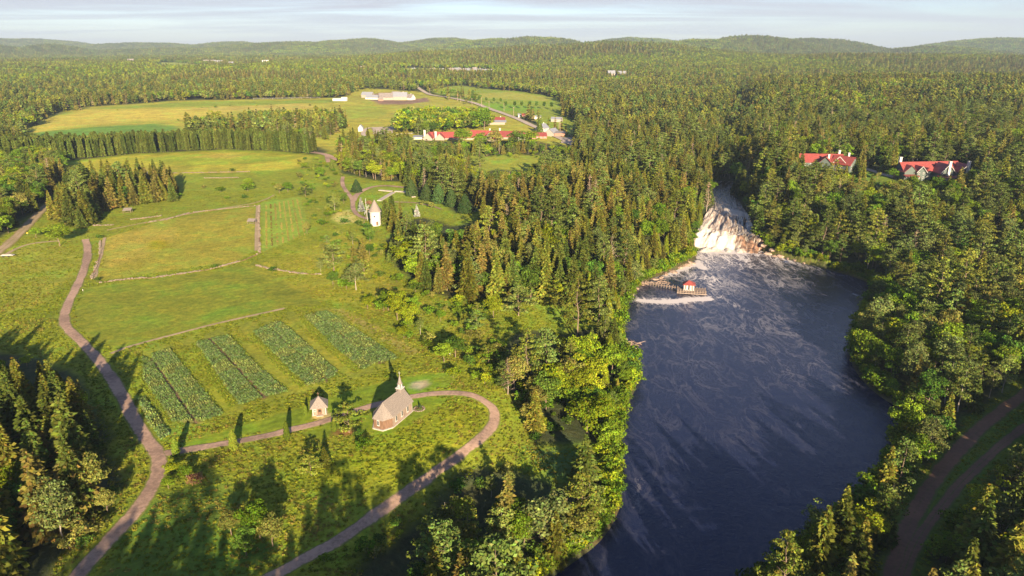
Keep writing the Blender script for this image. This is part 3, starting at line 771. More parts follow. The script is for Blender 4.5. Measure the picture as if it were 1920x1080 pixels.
def fall_mat():
    m, t, out = new_mat('falling_water')
    c = N(t, 'ShaderNodeTexCoord'); fa = N(t, 'ShaderNodeAttribute', attribute_name='foam'); ro = N(t, 'ShaderNodeAttribute', attribute_name='rock'); al = N(t, 'ShaderNodeAttribute', attribute_name='flow')
    mp_ = N(t, 'ShaderNodeMapping'); mp_.inputs['Scale'].default_value = (1.1, .16, 1); t.links.new(al.outputs['Vector'], mp_.inputs[0])
    n = N(t, 'ShaderNodeTexNoise'); n.inputs['Scale'].default_value = 1.0; n.inputs['Detail'].default_value = 6; n.inputs['Roughness'].default_value = .65; n.inputs['Distortion'].default_value = .8
    t.links.new(mp_.outputs[0], n.inputs['Vector'])
    ad = N(t, 'ShaderNodeMath', operation='ADD'); t.links.new(n.outputs['Fac'], ad.inputs[0]); t.links.new(fa.outputs['Fac'], ad.inputs[1])
    r = N(t, 'ShaderNodeMapRange', interpolation_type='SMOOTHSTEP'); r.inputs['From Min'].default_value = .85; r.inputs['From Max'].default_value = 1.15; t.links.new(ad.outputs[0], r.inputs['Value'])
    wat = N(t, 'ShaderNodeBsdfPrincipled'); wat.inputs['Base Color'].default_value = (.035, .022, .015, 1); wat.inputs['Roughness'].default_value = .2
    rk = N(t, 'ShaderNodeBsdfPrincipled'); rk.inputs['Roughness'].default_value = .6
    n2 = N(t, 'ShaderNodeTexNoise'); n2.inputs['Scale'].default_value = .5; n2.inputs['Detail'].default_value = 6; t.links.new(c.outputs['Object'], n2.inputs['Vector'])
    rc = N(t, 'ShaderNodeMix', data_type='RGBA'); rc.inputs['A'].default_value = (.07, .040, .026, 1); rc.inputs['B'].default_value = (.26, .145, .09, 1)
    rr = N(t, 'ShaderNodeMapRange'); rr.inputs['From Min'].default_value = .35; rr.inputs['From Max'].default_value = .65; t.links.new(n2.outputs['Fac'], rr.inputs['Value']); t.links.new(rr.outputs[0], rc.inputs['Factor'])
    t.links.new(rc.outputs['Result'], rk.inputs['Base Color'])
    m0 = N(t, 'ShaderNodeMixShader'); t.links.new(ro.outputs['Fac'], m0.inputs[0]); t.links.new(wat.outputs[0], m0.inputs[1]); t.links.new(rk.outputs[0], m0.inputs[2])
    fo = N(t, 'ShaderNodeBsdfDiffuse')
    fc = N(t, 'ShaderNodeMix', data_type='RGBA'); fc.inputs['A'].default_value = (.42, .34, .26, 1); fc.inputs['B'].default_value = (.60, .56, .51, 1)
    t.links.new(n2.outputs['Fac'], fc.inputs['Factor']); t.links.new(fc.outputs['Result'], fo.inputs['Color'])
    m1 = N(t, 'ShaderNodeMixShader'); t.links.new(r.outputs[0], m1.inputs[0]); t.links.new(m0.outputs[0], m1.inputs[1]); t.links.new(fo.outputs[0], m1.inputs[2])
    bp = N(t, 'ShaderNodeBump'); bp.inputs['Strength'].default_value = .7; bp.inputs['Distance'].default_value = .5; t.links.new(n.outputs['Fac'], bp.inputs['Height'])
    for s in (wat, rk, fo): t.links.new(bp.outputs[0], s.inputs['Normal'])
    t.links.new(m1.outputs[0], out.inputs['Surface'])
    return m
def waterfall():
    nu, nv = 70, 190
    st = np.linspace(0, len(FL) - 1, nv)
    def interp(A): return np.stack([np.interp(st, np.arange(len(A)), A[:, k]) for k in range(3)], -1)
    L, Rr = interp(FL), interp(FR)
    u = np.linspace(-.06, 1.06, nu)
    P = L[:, None] * (1 - u)[None, :, None] + Rr[:, None] * u[None, :, None]
    S = np.repeat(st[:, None], nu, 1); U = np.repeat(u[None], nv, 0)
    width = np.linalg.norm(Rr - L, axis=1)[:, None]
    flow = np.stack([U * width, S * 9.0, 0 * U], -1)
    face = smooth((S - .2) / .5) * (1 - smooth((S - 4.2) / 1.2))
    rag = fbm(flow[..., 0] * 1.0, flow[..., 1] * .35, 3.2, 4, 51) - .5
    P[..., 2] += face * 4.6 * rag + (1 - face) * .5 * rag * (S > 1)
    P[..., 1] += face * 3.0 * (fbm(flow[..., 0], flow[..., 1] * .2, 6, 3, 52) - .5)
    P[..., 1] -= (S < .6) * 2.2 * fbm(flow[..., 0], flow[..., 0] * .3, 4, 3, 53)
    rock = smooth((U - .50 + .30 * rag) / .25) * (S < 5) + .85 * (S >= 2.2) * (S < 5) * smooth(rag * 5 + .3)
    rock = np.clip(rock, 0, 1)
    Sb = 3.0 - 1.5 * U + 1.2 * rag
    shelf = (S >= Sb) * (1 - smooth((S - 4.6) / .8))
    rock = np.clip(np.where(S < Sb, smooth((U - .55 + .5 * rag) / .22), shelf * smooth((.72 - U + .5 * rag) / .3) * .9), 0, 1)
    foam = np.where(S < Sb, .74 - .42 * smooth((U - .45) / .35), .40 + .14 * (1 - U) * shelf) - .06 * (S > 6.5) + .4 * smooth(1 - S / 1.1) * (1 - smooth((U - .6) / .3))
    foam = foam + .5 * smooth(1 - np.abs(S - 5.1) / .5) * (U > .35)
    idx = np.arange(nu * nv).reshape(nv, nu)
    F = np.stack([idx[:-1, :-1], idx[:-1, 1:], idx[1:, 1:], idx[1:, :-1]], -1).reshape(-1, 4)
    me = make_mesh('waterfall', P.reshape(-1, 3), F, mats=[fall_mat()], smooth_shade=True)
    for nm, v in (('foam', foam), ('rock', rock)):
        a = me.attributes.new(nm, 'FLOAT', 'POINT'); a.data.foreach_set('value', v.astype(np.float32).ravel())
    a = me.attributes.new('flow', 'FLOAT_VECTOR', 'POINT'); a.data.foreach_set('vector', flow.astype(np.float32).ravel())
    tag(link('waterfall', me), kind='structure')
waterfall()
# ------------------------------------------------------------------ trees: crowns of many small leaf clumps on trunks with limbs
def unit(v): return v / np.maximum(np.linalg.norm(v, axis=-1, keepdims=True), 1e-9)
def rand_dirs(r, n): return unit(r.normal(size=(n, 3)))
def cards(C, U, Vv):
    """diamond shaped leaf clumps, slightly folded"""
    n = len(C)
    P = np.stack([C - U, C - Vv * .8 , C + U, C + Vv], 1)
    return P.reshape(-1, 3), np.arange(4 * n).reshape(n, 4)
def tone(r, n, base, var=.28, warm=.10):
    b = np.array(base)[None] * (1 + var * r.normal(size=(n, 1)).clip(-2, 2))
    return np.clip(b * (1 + warm * r.normal(size=(n, 3))), .004, .9)
def tubes(segs, n=5):
    V, F = [], []
    for p, q, r0, r1 in segs:
        b = sum(len(v) for v in V)
        p, q = np.array(p, float), np.array(q, float)
        d = unit(q - p); a = unit(np.cross(d, (0, 0, 1) if abs(d[2]) < .9 else (1, 0, 0))); c = np.cross(d, a)
        t = 2 * np.pi * np.arange(n) / n
        ring = np.cos(t)[:, None] * a + np.sin(t)[:, None] * c
        V.append(p + ring * r0); V.append(q + ring * r1)
        F += [(b + i, b + (i + 1) % n, b + n + (i + 1) % n, b + n + i) for i in range(n)]
    return np.concatenate(V), np.array(F)
def spruce(seed, H, Rad, base, dens=1.0, size=1.0, thin=0.0, power=.85):
    r = np.random.default_rng(seed)
    C, U, Vv = [], [], []
    levels = int(H * 2.1 * dens ** .5)
    for k in range(levels):
        zf = .05 + .94 * (k + r.random()) / levels
        Lb = Rad * ((1 - zf) ** power * .96 + .05)
        nb = max(4, int((6 + 7 * Lb / Rad) * dens ** .5))
        ph = r.random() * 6.28
        for j in range(nb):
            a = ph + 6.28 * (j + .7 * r.random()) / nb
            L = Lb * r.uniform(.72, 1.18)
            if r.random() < thin: L *= .55
            m = max(2, int((2 + L * 1.5) * dens ** .4))
            s = (np.arange(m) + r.random(m)) / m
            s = .16 + .84 * s
            out = np.array([math.cos(a), math.sin(a), 0]); side = np.array([-out[1], out[0], 0])
            droop = r.uniform(.10, .32)
            c = out * (L * s)[:, None] + side * (r.normal(size=m) * .11 * L * s)[:, None]
            c[:, 2] = zf * H + .22 * L * (1 - s) - droop * L * s ** 2 + r.normal(size=m) * .09
            u = unit(out + side * r.normal(size=(m, 1)) * .45 + np.array([0, 0, -.35]) * r.random((m, 1))) * (size * (.34 + .20 * L * (1 - .4 * s)) * r.uniform(.75, 1.2, m))[:, None]
            w = unit(side * r.uniform(.3, 1, (m, 1)) * r.choice([-1, 1], (m, 1)) + np.array([0, 0, 1.0]) * r.uniform(.15, .9, (m, 1))) * (size * (.20 + .10 * L) * r.uniform(.7, 1.3, m))[:, None]
            C.append(c); U.append(u); Vv.append(w)
    C, U, Vv = map(np.concatenate, (C, U, Vv))
    V, F = cards(C, U, Vv)
    return V, F, tone(r, len(F), base)
def lobes(seed, lob, per, size, base, flat=.75, var=.26, up=.25):
    """lob: list of (centre, radius); cards spread over each lobe's shell"""
    r = np.random.default_rng(seed)
    C, Nn, K = [], [], []
    for (cx, cyy, cz, rad) in lob:
        m = max(6, int(per * rad * rad))
        d = rand_dirs(r, m); d[:, 2] = np.abs(d[:, 2]) * .9 + d[:, 2] * .1 + r.uniform(-.35, .05, m); d = unit(d)
        rr = rad * r.uniform(.62, 1.08, m)
        c = np.array([cx, cyy, cz]) + d * rr[:, None] * np.array([1, 1, flat])
        C.append(c); Nn.append(d); K.append(np.full(m, 1 + .16 * r.normal()))
    C, Nn, K = map(np.concatenate, (C, Nn, K))
    n = len(C)
    nn = unit(Nn + .75 * r.normal(size=(n, 3)) + np.array([0, 0, up]))
    a = unit(np.cross(nn, rand_dirs(r, n))); b = np.cross(nn, a)
    s = size * r.uniform(.6, 1.35, (n, 1))
    V, F = cards(C, a * s, b * s * r.uniform(.55, .95, (n, 1)))
    return V, F, tone(r, n, base, var) * K[:, None].clip(.6, 1.5)
def broadleaf(seed, H, Rad, base, n_lob=34, per=34, size=.30, low=.22, ragged=.18):
    r = np.random.default_rng(seed)
    L = []
    cz, hz = H * (1 + low) / 2, H * (1 - low) / 2
    for k in range(n_lob):
        d = rand_dirs(r, 1)[0]
        if d[2] < -.5: d[2] *= -.6
        q = r.uniform(.55, .82) + ragged * r.normal() * .6
        rad = Rad * r.uniform(.24, .40)
        L.append((d[0] * Rad * q, d[1] * Rad * q, cz + d[2] * (hz - rad * .6) * q * 1.15, rad))
    L.append((0, 0, cz + hz * .2, Rad * .5)); L.append((0, 0, cz - hz * .3, Rad * .5))
    V, F, c = lobes(seed + 1, L, per, size, base)
    return V, F, c
def pine(seed, H, Rad, base, size=.30, per=30):
    r = np.random.default_rng(seed)
    L = []
    for k in range(int(H * 1.9)):
        zf = .12 + .88 * ((k + r.random()) / int(H * 1.9)) ** .9
        prof = (1 - zf) ** .6 * (1 if zf > .3 else .7) * 1.25 * r.uniform(.55, 1.15) + .08
        a = k * 2.4 + r.normal() * .4
        for s in ((.95, .30), (.6, .24)):
            rad = Rad * s[1] * r.uniform(.7, 1.25) * (1.1 - .5 * zf)
            L.append((math.cos(a) * Rad * prof * s[0], math.sin(a) * Rad * prof * s[0], zf * H + .25 * Rad * prof * s[0], max(rad, .35)))
    L.append((0, 0, H * .99, .4))
    return lobes(seed + 1, L, per, size, base, flat=.42, var=.24, up=.5)
def cedar(seed, H, Rad, base, size=.22, n=1500, power=.75, belly=.12):
    r = np.random.default_rng(seed)
    zf = r.random(n) ** .85
    prof = np.minimum((1 - zf) ** power * 1.05, (zf / belly) ** .5 * .85 + .15).clip(0.04, 1)
    a = r.random(n) * 6.283
    lump = 1 + .13 * np.sin(a * 5 + zf * 17 + seed) + .10 * np.sin(a * 3 - zf * 31)
    rr = Rad * prof * r.uniform(.78, 1.03, n) * lump
    C = np.stack([np.cos(a) * rr, np.sin(a) * rr, .15 + zf * (H - .2)], -1)
    out = np.stack([np.cos(a), np.sin(a), np.full(n, .35)], -1)
    nn = unit(out + .6 * r.normal(size=(n, 3)))
    b = unit(np.array([0, 0, 1.0]) - nn * nn[:, 2:3] + .25 * r.normal(size=(n, 3))); c = np.cross(nn, b)
    s = size * r.uniform(.6, 1.4, (n, 1))
    V, F = cards(C, b * s * 1.35, c * s * .8)
    return V, F, tone(r, n, base, .2)
def trunk_mesh(seed, H, r0, limbs=0, lean=0.0, spread=.3, low=.35, mat=None, bare=False):
    r = np.random.default_rng(seed)
    segs = []
    pts = [np.array([0, 0, -.4])]
    for k in range(1, 6):
        pts.append(np.array([lean * H * (k / 5) ** 2 + r.normal() * .012 * H, r.normal() * .012 * H, H * k / 5]))
    for k in range(5):
        segs.append((pts[k], pts[k + 1], r0 * (1 - k / 5.4), r0 * (1 - (k + 1) / 5.4)))
    for j in range(limbs):
        f = low + (1 - low) * (j + r.random()) / max(limbs, 1) * .92
        i = min(4, int(f * 5)); p = pts[i] + (pts[i + 1] - pts[i]) * (f * 5 - i)
        a = j * 2.4 + r.normal() * .3
        L = H * spread * (1.05 - f) * r.uniform(.7, 1.2)
        upw = r.uniform(.3, 1.1) if not bare else r.uniform(.1, .9)
        q = p + np.array([math.cos(a), math.sin(a), upw]) * L * .6
        q2 = q + np.array([math.cos(a + r.normal() * .5), math.sin(a + r.normal() * .5), upw + .3]) * L * .45
        rb = r0 * .42 * (1.05 - f)
        segs += [(p, q, rb, rb * .6), (q, q2, rb * .6, rb * .2)]
        if bare:
            q3 = q + np.array([math.cos(a + 1), math.sin(a + 1), .6]) * L * .4
            segs.append((q, q3, rb * .5, rb * .15))
    return tubes(segs, 5)
class Kind: pass
def kind(name, crowns, trunks, H, cat='tree', bark=None, trunkH=None):
    k = Kind(); k.name, k.H, k.cat = name, H, cat
    k.bark = bark or M_BARK
    k.crown = [make_mesh(name + '_crown', V, F, c, [M_LEAF]) for V, F, c in crowns]
    k.trunk = [make_mesh(name + '_trunk', V, F, None, [k.bark]) for V, F in trunks]
    k.tone = []
    k.full = []
    for (V, F, c), (tv, tf) in zip(crowns, trunks):
        V2 = np.concatenate([V, tv]); F2 = np.concatenate([F, tf + len(V)])
        mid = np.r_[np.zeros(len(F), int), np.ones(len(tf), int)]
        cc = np.concatenate([c, np.full((len(tf), 3), .2)])
        k.full.append(make_mesh(name + '_whole', V2, F2, cc, [M_LEAF, k.bark], mid))
    return k
# colours as leaves really are, from olive to blue-green
SP_OL, SP_BR, SP_DK = (.122, .126, .019), (.142, .122, .028), (.076, .098, .018)
PI_1, PI_2 = (.100, .130, .030), (.138, .150, .023)
BL_1, BL_2, BL_3, BL_4, BL_5 = (.105, .162, .012), (.165, .200, .011), (.064, .112, .015), (.130, .155, .034), (.145, .145, .032)
CE_1 = (.150, .165, .012)
K_SPRUCE = kind('spruce_tree', [spruce(11, 18, 4.1, SP_OL), spruce(12, 18, 3.5, SP_BR, thin=.15), spruce(13, 18, 4.5, SP_DK), spruce(14, 18, 3.0, SP_OL, thin=.1, power=1.0), spruce(15, 18, 4.0, SP_BR, thin=.3, dens=.8)],
                [trunk_mesh(s, 17.4, .20) for s in range(11, 16)], 18)
K_SPRUCE.tone = ['olive', 'brown-tinged', 'dark green', 'slim olive', 'sparse brown-tinged']
K_PINE = kind('pine_tree', [pine(21, 19, 5.2, PI_1), pine(22, 19, 4.6, PI_2), pine(23, 19, 5.8, PI_1)], [trunk_mesh(s, 18.6, .24, 16, 0, .22, .25) for s in (21, 22, 23)], 19)
K_PINE.tone = ['grey-green', 'yellowish', 'broad grey-green']
K_BROAD = kind('broadleaf_tree', [broadleaf(31, 13, 5.2, BL_1, low=.1), broadleaf(32, 13, 5.4, BL_2, ragged=.3, low=.1), broadleaf(33, 13, 4.8, BL_3, low=.08), broadleaf(34, 14, 5.3, BL_1, 44, ragged=.3, low=.1), broadleaf(35, 13, 5.0, BL_5, 32, low=.1)],
               [trunk_mesh(s, 10.5, .26, 9, 0, .42, .3) for s in range(31, 36)], 13)
K_BROAD.tone = ['mid-green', 'bright yellow-green', 'deep green', 'full-crowned mid-green', 'dull olive']
K_ASPEN = kind('aspen_tree', [broadleaf(41, 16, 3.9, BL_4, 44, 32, .27, .08, .3), broadleaf(42, 16, 4.3, (.10, .12, .035), 46, 30, .27, .06, .35), broadleaf(43, 15, 3.5, BL_4, 40, 34, .26, .1, .3)],
               [trunk_mesh(s, 14.5, .19, 10, .01, .24, .3) for s in (41, 42, 43)], 16, bark=M_BIRCH)
K_ASPEN.tone = ['silvery green', 'loose grey-green', 'narrow silvery']
K_CEDAR = kind('cedar_tree', [cedar(51, 10, 1.9, CE_1, n=1700, size=.26), cedar(52, 11, 1.6, (.14, .138, .022), n=1500, size=.26), cedar(53, 10, 2.2, (.10, .125, .02), n=1800, size=.27)],
               [trunk_mesh(s, 8.5, .14) for s in (51, 52, 53)], 10)
K_CEDAR.tone = ['golden green', 'slender golden green', 'broad green']
K_BUSH = kind('bush', [broadleaf(61, 3.2, 2.0, BL_1, 16, 60, .20, .0), broadleaf(62, 3.2, 1.8, BL_2, 14, 60, .20, .0), broadleaf(63, 3.0, 1.9, BL_3, 15, 60, .2, .0), broadleaf(64, 3.2, 1.8, BL_5, 14, 60, .2, .0)],
              [trunk_mesh(s, 1.9, .07, 5, 0, .5, .1) for s in (61, 62, 63, 64)], 3.2, 'shrub')
K_BUSH.tone = ['mid-green', 'bright yellow-green', 'deep green', 'dull olive']
def sparse_crown(seed):
    r = np.random.default_rng(seed); L = []
    for k in range(60):
        zf = .25 + .72 * r.random(); a = r.random() * 6.28; q = r.uniform(.3, 1) * 2.3 * (1.05 - zf) ** .7
        L.append((math.cos(a) * q, math.sin(a) * q, zf * 16, .5))
    return lobes(seed, L, 26, .20, (.22, .165, .10), flat=.5)
K_DEAD = kind('dead_tree', [sparse_crown(71), sparse_crown(72)], [trunk_mesh(s, 15.5, .20, 34, 0, .22, .12, bare=True) for s in (71, 72)], 16, bark=M_DEAD)
K_SPINE = kind('young_pine_tree', [pine(171, 10, 4.6, PI_2, .32, 46), pine(172, 10, 4.2, PI_1, .32, 46)], [trunk_mesh(s, 9.4, .2, 12, 0, .25, .15) for s in (171, 172)], 10)
K_DEAD.tone = ['bare grey', 'bare pinkish']
def larch(seed):
    V, F, c = spruce(seed, 22, 2.7, (.100, .125, .022), dens=1.0, size=1.2, thin=.1, power=.24)
    return V, F, c
K_LARCH = kind('larch_tree', [larch(81), larch(82), larch(83)], [trunk_mesh(s, 21, .2) for s in (81, 82, 83)], 22, bark=M_BIRCH)
K_LARCH.tone = ['green', 'green', 'green']

# ---- low detail versions for the far woods
LOWK = {
    'spruce': [spruce(91 + i, 17, 2.9, c, dens=.16, size=2.3) for i, c in enumerate((SP_OL, SP_BR, SP_DK))],
    'broad': [broadleaf(95 + i, 13, 4.2, c, 12, 4.5, .85, .1) for i, c in enumerate((BL_1, BL_2, BL_3, BL_4, BL_5))],
    'aspen': [broadleaf(101, 15, 2.9, BL_4, 9, 7, .8, .15)],
    'pine': [pine(103, 18, 4.2, PI_1, 1.0, 3.0), pine(104, 18, 3.8, PI_2, 1.0, 3.0)],
    'dead': [spruce(106, 15, 2.0, (.20, .155, .08), dens=.12, size=2.0, thin=.4)]}
def patch(seed, n, side, pool, k=1.0, thin=1.0):
    r = np.random.default_rng(seed)
    g = int(round(n ** .5)); Vs, Fs, Cs, b = [], [], [], 0
    for i in range(g):
        for j in range(g):
            if r.random() > .95: continue
            V, F, c = pool[r.integers(len(pool))]
            if thin < 1:
                sel = np.sort(r.choice(len(F), int(len(F) * thin), replace=False))
                F0 = F[sel]; V = V[F0.ravel()]; F = np.arange(len(V)).reshape(-1, 4); c = c[sel]
                cen = V.reshape(-1, 4, 3).mean(1, keepdims=True); V = (cen + (V.reshape(-1, 4, 3) - cen) * (1 / thin) ** .42).reshape(-1, 3)
            s = k * r.uniform(.75, 1.25); a = r.random() * 6.28
            M = np.array([[math.cos(a), -math.sin(a), 0], [math.sin(a), math.cos(a), 0], [0, 0, 1]]) * s
            P = V @ M.T + np.array([(i + .5 + r.uniform(-.35, .35)) / g * side - side / 2, (j + .5 + r.uniform(-.35, .35)) / g * side - side / 2, -1])
            Vs.append(P); Fs.append(F + b); Cs.append(c * r.uniform(.75, 1.3)); b += len(P)
    return np.concatenate(Vs), np.concatenate(Fs), np.concatenate(Cs)
mixpool = LOWK['spruce'] * 2 + LOWK['broad'] + LOWK['pine'] + LOWK['aspen'] + LOWK['dead']
conpool = LOWK['spruce'] * 3 + LOWK['pine'] + LOWK['dead'] + LOWK['broad'][2:3]
decpool = LOWK['broad'][:3] * 2 + LOWK['aspen'] + LOWK['spruce'][:1]

# ------------------------------------------------------------------ where trees stand
r_ = np.random.default_rng(99)
def clear_mask(x, y, margin=1.5):
    """True where trees may stand"""
    ok = np.ones(x.shape, bool)
    am = 6 + np.maximum(y - 500, 0) * .045; wx, wy = x + am * (fbm(x, y, 14, 2, 61) - .5) + am * (fbm(x, y, 60, 2, 63) - .5), y + am * (fbm(x, y, 14, 2, 62) - .5) + am * (fbm(x, y, 60, 2, 64) - .5)
    for poly in CLEAR:
        lo, hi = poly.min(0) - 5, poly.max(0) + 5
        k = np.where((x > lo[0]) & (x < hi[0]) & (y > lo[1]) & (y < hi[1]))[0]
        if len(k): ok[k[inside(poly, wx[k], wy[k])]] = False
    for poly in GROVES:
        k = np.where((x > poly[:, 0].min()) & (x < poly[:, 0].max()) & (y > poly[:, 1].min()) & (y < poly[:, 1].max()))[0]
        if len(k): ok[k[inside(poly, x[k], y[k])]] = True
    k = np.where(y < 1100)[0]
    ok[k[sdist(RIVER, x[k], y[k]) < margin + .2]] = False
    k = np.where((y < 900) & (y > 380))[0]
    ok[k[sdist(UPPER, x[k], y[k]) < 1.5]] = False
    for nm, (p, w) in WAYS.items():
        lo, hi = p.min(0) - 12, p.max(0) + 12
        k = np.where(ok & (x > lo[0]) & (x < hi[0]) & (y > lo[1]) & (y < hi[1]))[0]
        if len(k): ok[k[seg_dist(p, x[k], y[k]) < w / 2 + (1.6 if nm != 'hw' else 6)]] = False
    return ok
def grid_points(x0, x1, y0, y1, s, fan=None):
    gx, gy = np.meshgrid(np.arange(x0, x1, s), np.arange(y0, y1, s * .92))
    gx = gx + (np.arange(gx.shape[0]) % 2)[:, None] * s / 2
    x = (gx + r_.uniform(-.38, .38, gx.shape) * s).ravel(); y = (gy + r_.uniform(-.38, .38, gx.shape) * s).ravel()
    if fan: k = np.abs(x) < fan[0] + fan[1] * y; x, y = x[k], y[k]
    return x, y
SHR = []       # registry of tree instances: kind name, variant, x, y, scale
def near_forest():
    x, y = grid_points(-760, 790, 12, 900, 6.9, (75, .80))
    k = clear_mask(x, y); x, y = x[k], y[k]
    gr = np.zeros(len(x), bool)
    z = height(x, y)
    px, py, dep = project(x, y, z)
    dr = np.full(len(x), 999.0); kk = y < 900; dr[kk] = sdist(RIVER, x[kk], y[kk])
    n = len(x); u = r_.random(n)
    cl = fbm(x, y, 45, 2, 71)                       # species clump together
    u = np.mod(u + (cl - .5) * 1.1 + 1, 1)
    # share of spruce, pine, cedar, aspen, broadleaf, dead  (in that order)
    mix = np.tile(np.array([.36, .16, .03, .15, .29, .015]), (n, 1))
    def zone(mask, m): mix[mask] = m
    zone((px < 260) & (py > 600), [.93, .02, 0, .01, .04, .0])
    zone((px < 200) & (py > 930), [.45, .05, 0, .08, .41, .01])
    zone((px < 135) & (py < 470) & (py > 285), [.10, .02, 0, .05, .83, 0])
    zone(inside([(90, 340), (345, 340), (345, 440), (90, 440)], px, py), [.92, .05, 0, 0, .02, .01])
    cen = inside([(640, 250), (1000, 240), (1330, 240), (1335, 480), (1200, 700), (930, 650), (740, 560), (700, 430)], px, py)
    zone(cen, [.54, .17, .05, .08, .14, .02])
    zone(inside([(640, 250), (1060, 250), (1060, 350), (850, 360), (640, 340)], px, py), [.28, .12, .0, .12, .46, .02])
    zone(cen & (dr < 26) & (px > 1100), [.22, .06, .55, .06, .09, .02])
    zone(inside([(940, 600), (1090, 600), (1090, 760), (940, 760)], px, py), [.12, .66, 0, .0, .20, .02])
    zone(inside([(1000, 740), (1250, 640), (1250, 830), (1010, 860)], px, py), [.02, .02, .05, .10, .80, .01])
    zone((px > 560) & (px < 1200) & (py > 880), [.14, .12, .02, .16, .54, .02])
    right = (x > 35 + (y - 139) * .315)
    zone(right & (py < 420) & (px > 1330), [.25, .15, .02, .20, .365, .015])
    zone(right & (py >= 420), [.16, .24, .02, .30, .27, .01])
    zone(right & (py > 760), [.22, .14, .02, .24, .37, .01])
    zone(right & (px > 1600) & (py > 540) & (py < 800), [.10, .12, .02, .26, .49, .01])
    zone((py > 1090), [.45, .25, 0, .10, .20, 0])
    zone(inside([(735, 250), (925, 250), (925, 224), (735, 224)], px, py), [0, 0, 0, .05, .95, 0])
    cum = np.cumsum(mix, 1)
    sp = (u[:, None] > cum[:, :5]).sum(1)
    sp = np.where(sp > 4, 4, sp); sp = np.where(r_.random(n) < mix[:, 5], 5, sp)
    # planted belt is larch
    sp[inside(GROVES[0], x, y)] = 6
    belt = sp == 6
    sc = r_.uniform(.52, 1.26, n) * (.86 + .30 * fbm(x, y, 60, 2, 75))
    sc = np.where(dr < 8, sc * .72, sc)
    sc = np.where((px > 1000) & (px < 1220) & (py > 640) & (py < 860), sc * .80, sc)
    sc = np.where(right & (py > 700), sc * .86, sc)
    sc = np.where((py > 1085) & (px < 1000), sc * 1.12, sc)
    sc = np.where(sp == 6, r_.uniform(.80, .95, n), sc * 1.24)
    sc = np.where((sp == 0) & (sc > 1.35), 1.35, sc); sc = np.where(((sp == 4) | (sp == 3)) & (sc > 1.2), sc * .85, sc)
    mixs = inside(GROVES[2], x, y); sc = np.where(mixs, sc * .8, sc)
    # the strip between road fork and river below the lane stays open where shrubs grow
    drop = inside([(955, 742), (1150, 690), (1130, 830), (1000, 830)], px, py) & (r_.random(n) < .25)
    # thin out broad crowned trees
    drop |= ((sp == 4) | (sp == 1)) & (r_.random(n) < .30)
    Hs = np.array([18, 19, 10, 16, 13, 16, 22])[sp] * sc
    fit = not_hiding(x, y, z, Hs)
    for g in GROVES: fit |= inside(g, x, y)
    drop |= (py > 1085) & (px < 790) & (y > 50)
    # where a full tree would hide open ground a young one grows instead
    young = ~fit & (py < 1085) & not_hiding(x, y, z, Hs * .45)
    sc = np.where(young, sc * .45, sc)
    drop |= ~fit & ~young & ~((py > 1300))
    keep = ~drop
    names = ['spruce', 'pine', 'cedar', 'aspen', 'broad', 'dead', 'larch']
    return x[keep], y[keep], z[keep], sp[keep], sc[keep], names
C_KEEP = [C_WEST, C_FAR, C_EAST, [(866, 298), (880, 290), (1000, 290), (1058, 290), (1050, 300), (1005, 308), (980, 320), (910, 322), (882, 312)], [(1490, 290), (1592, 290), (1590, 305), (1498, 303)], [(1612, 312), (1700, 312), (1690, 340), (1620, 330)],
          [(1684, 292), (1828, 292), (1818, 312), (1770, 328), (1740, 328), (1686, 324)], C_TRACK, C_STRIP, C_BANK, [(268, 116), (386, 116), (386, 129), (280, 128)],
          [(740, 124), (938, 126), (938, 139), (740, 139)], [(470, 115), (505, 115), (505, 123), (470, 123)], [(1138, 137), (1175, 138), (1175, 147), (1138, 147)],
          [(735, 234), (1060, 234), (1060, 268), (1010, 262), (1000, 249), (850, 251), (850, 264), (735, 268)], [(380, 115), (440, 115), (440, 128), (380, 128)],
          [(690, 372), (718, 372), (720, 428), (688, 428)], [(1300, 455), (1420, 455), (1425, 470), (1340, 395), (1405, 430), (1335, 350), (1365, 350)],
          [(1300, 452), (1306, 478), (1296, 492), (1262, 508), (1222, 520), (1194, 540), (1180, 560), (1180, 600), (1180, 640), (1192, 668), (1214, 690), (1214, 730), (1194, 765), (1182, 800),
           (1182, 850), (1186, 900), (1174, 950), (1150, 985), (1110, 1022), (1066, 1078), (1050, 1200), (1250, 1200), (1298, 1082), (1366, 1036), (1430, 1003), (1500, 946), (1538, 908), (1598, 873), (1640, 842), (1662, 800),
           (1680, 768), (1648, 744), (1612, 706), (1596, 665), (1604, 610), (1630, 570), (1640, 535), (1580, 512), (1520, 496), (1462, 482), (1425, 470), (1410, 452)],
          [(755, 338), (880, 345), (905, 398), (870, 404), (760, 374)], [(885, 212), (925, 212), (925, 244), (890, 244)]]
def not_hiding(x, y, z, h, wide=0.0):
    ok = np.ones(len(x), bool)
    for f in (.55, .92):
        px, py, dep = project(x, y, z + h * f)
        for poly in C_KEEP:
            ok &= ~inside(poly, px, py)
    return ok
NF = near_forest()

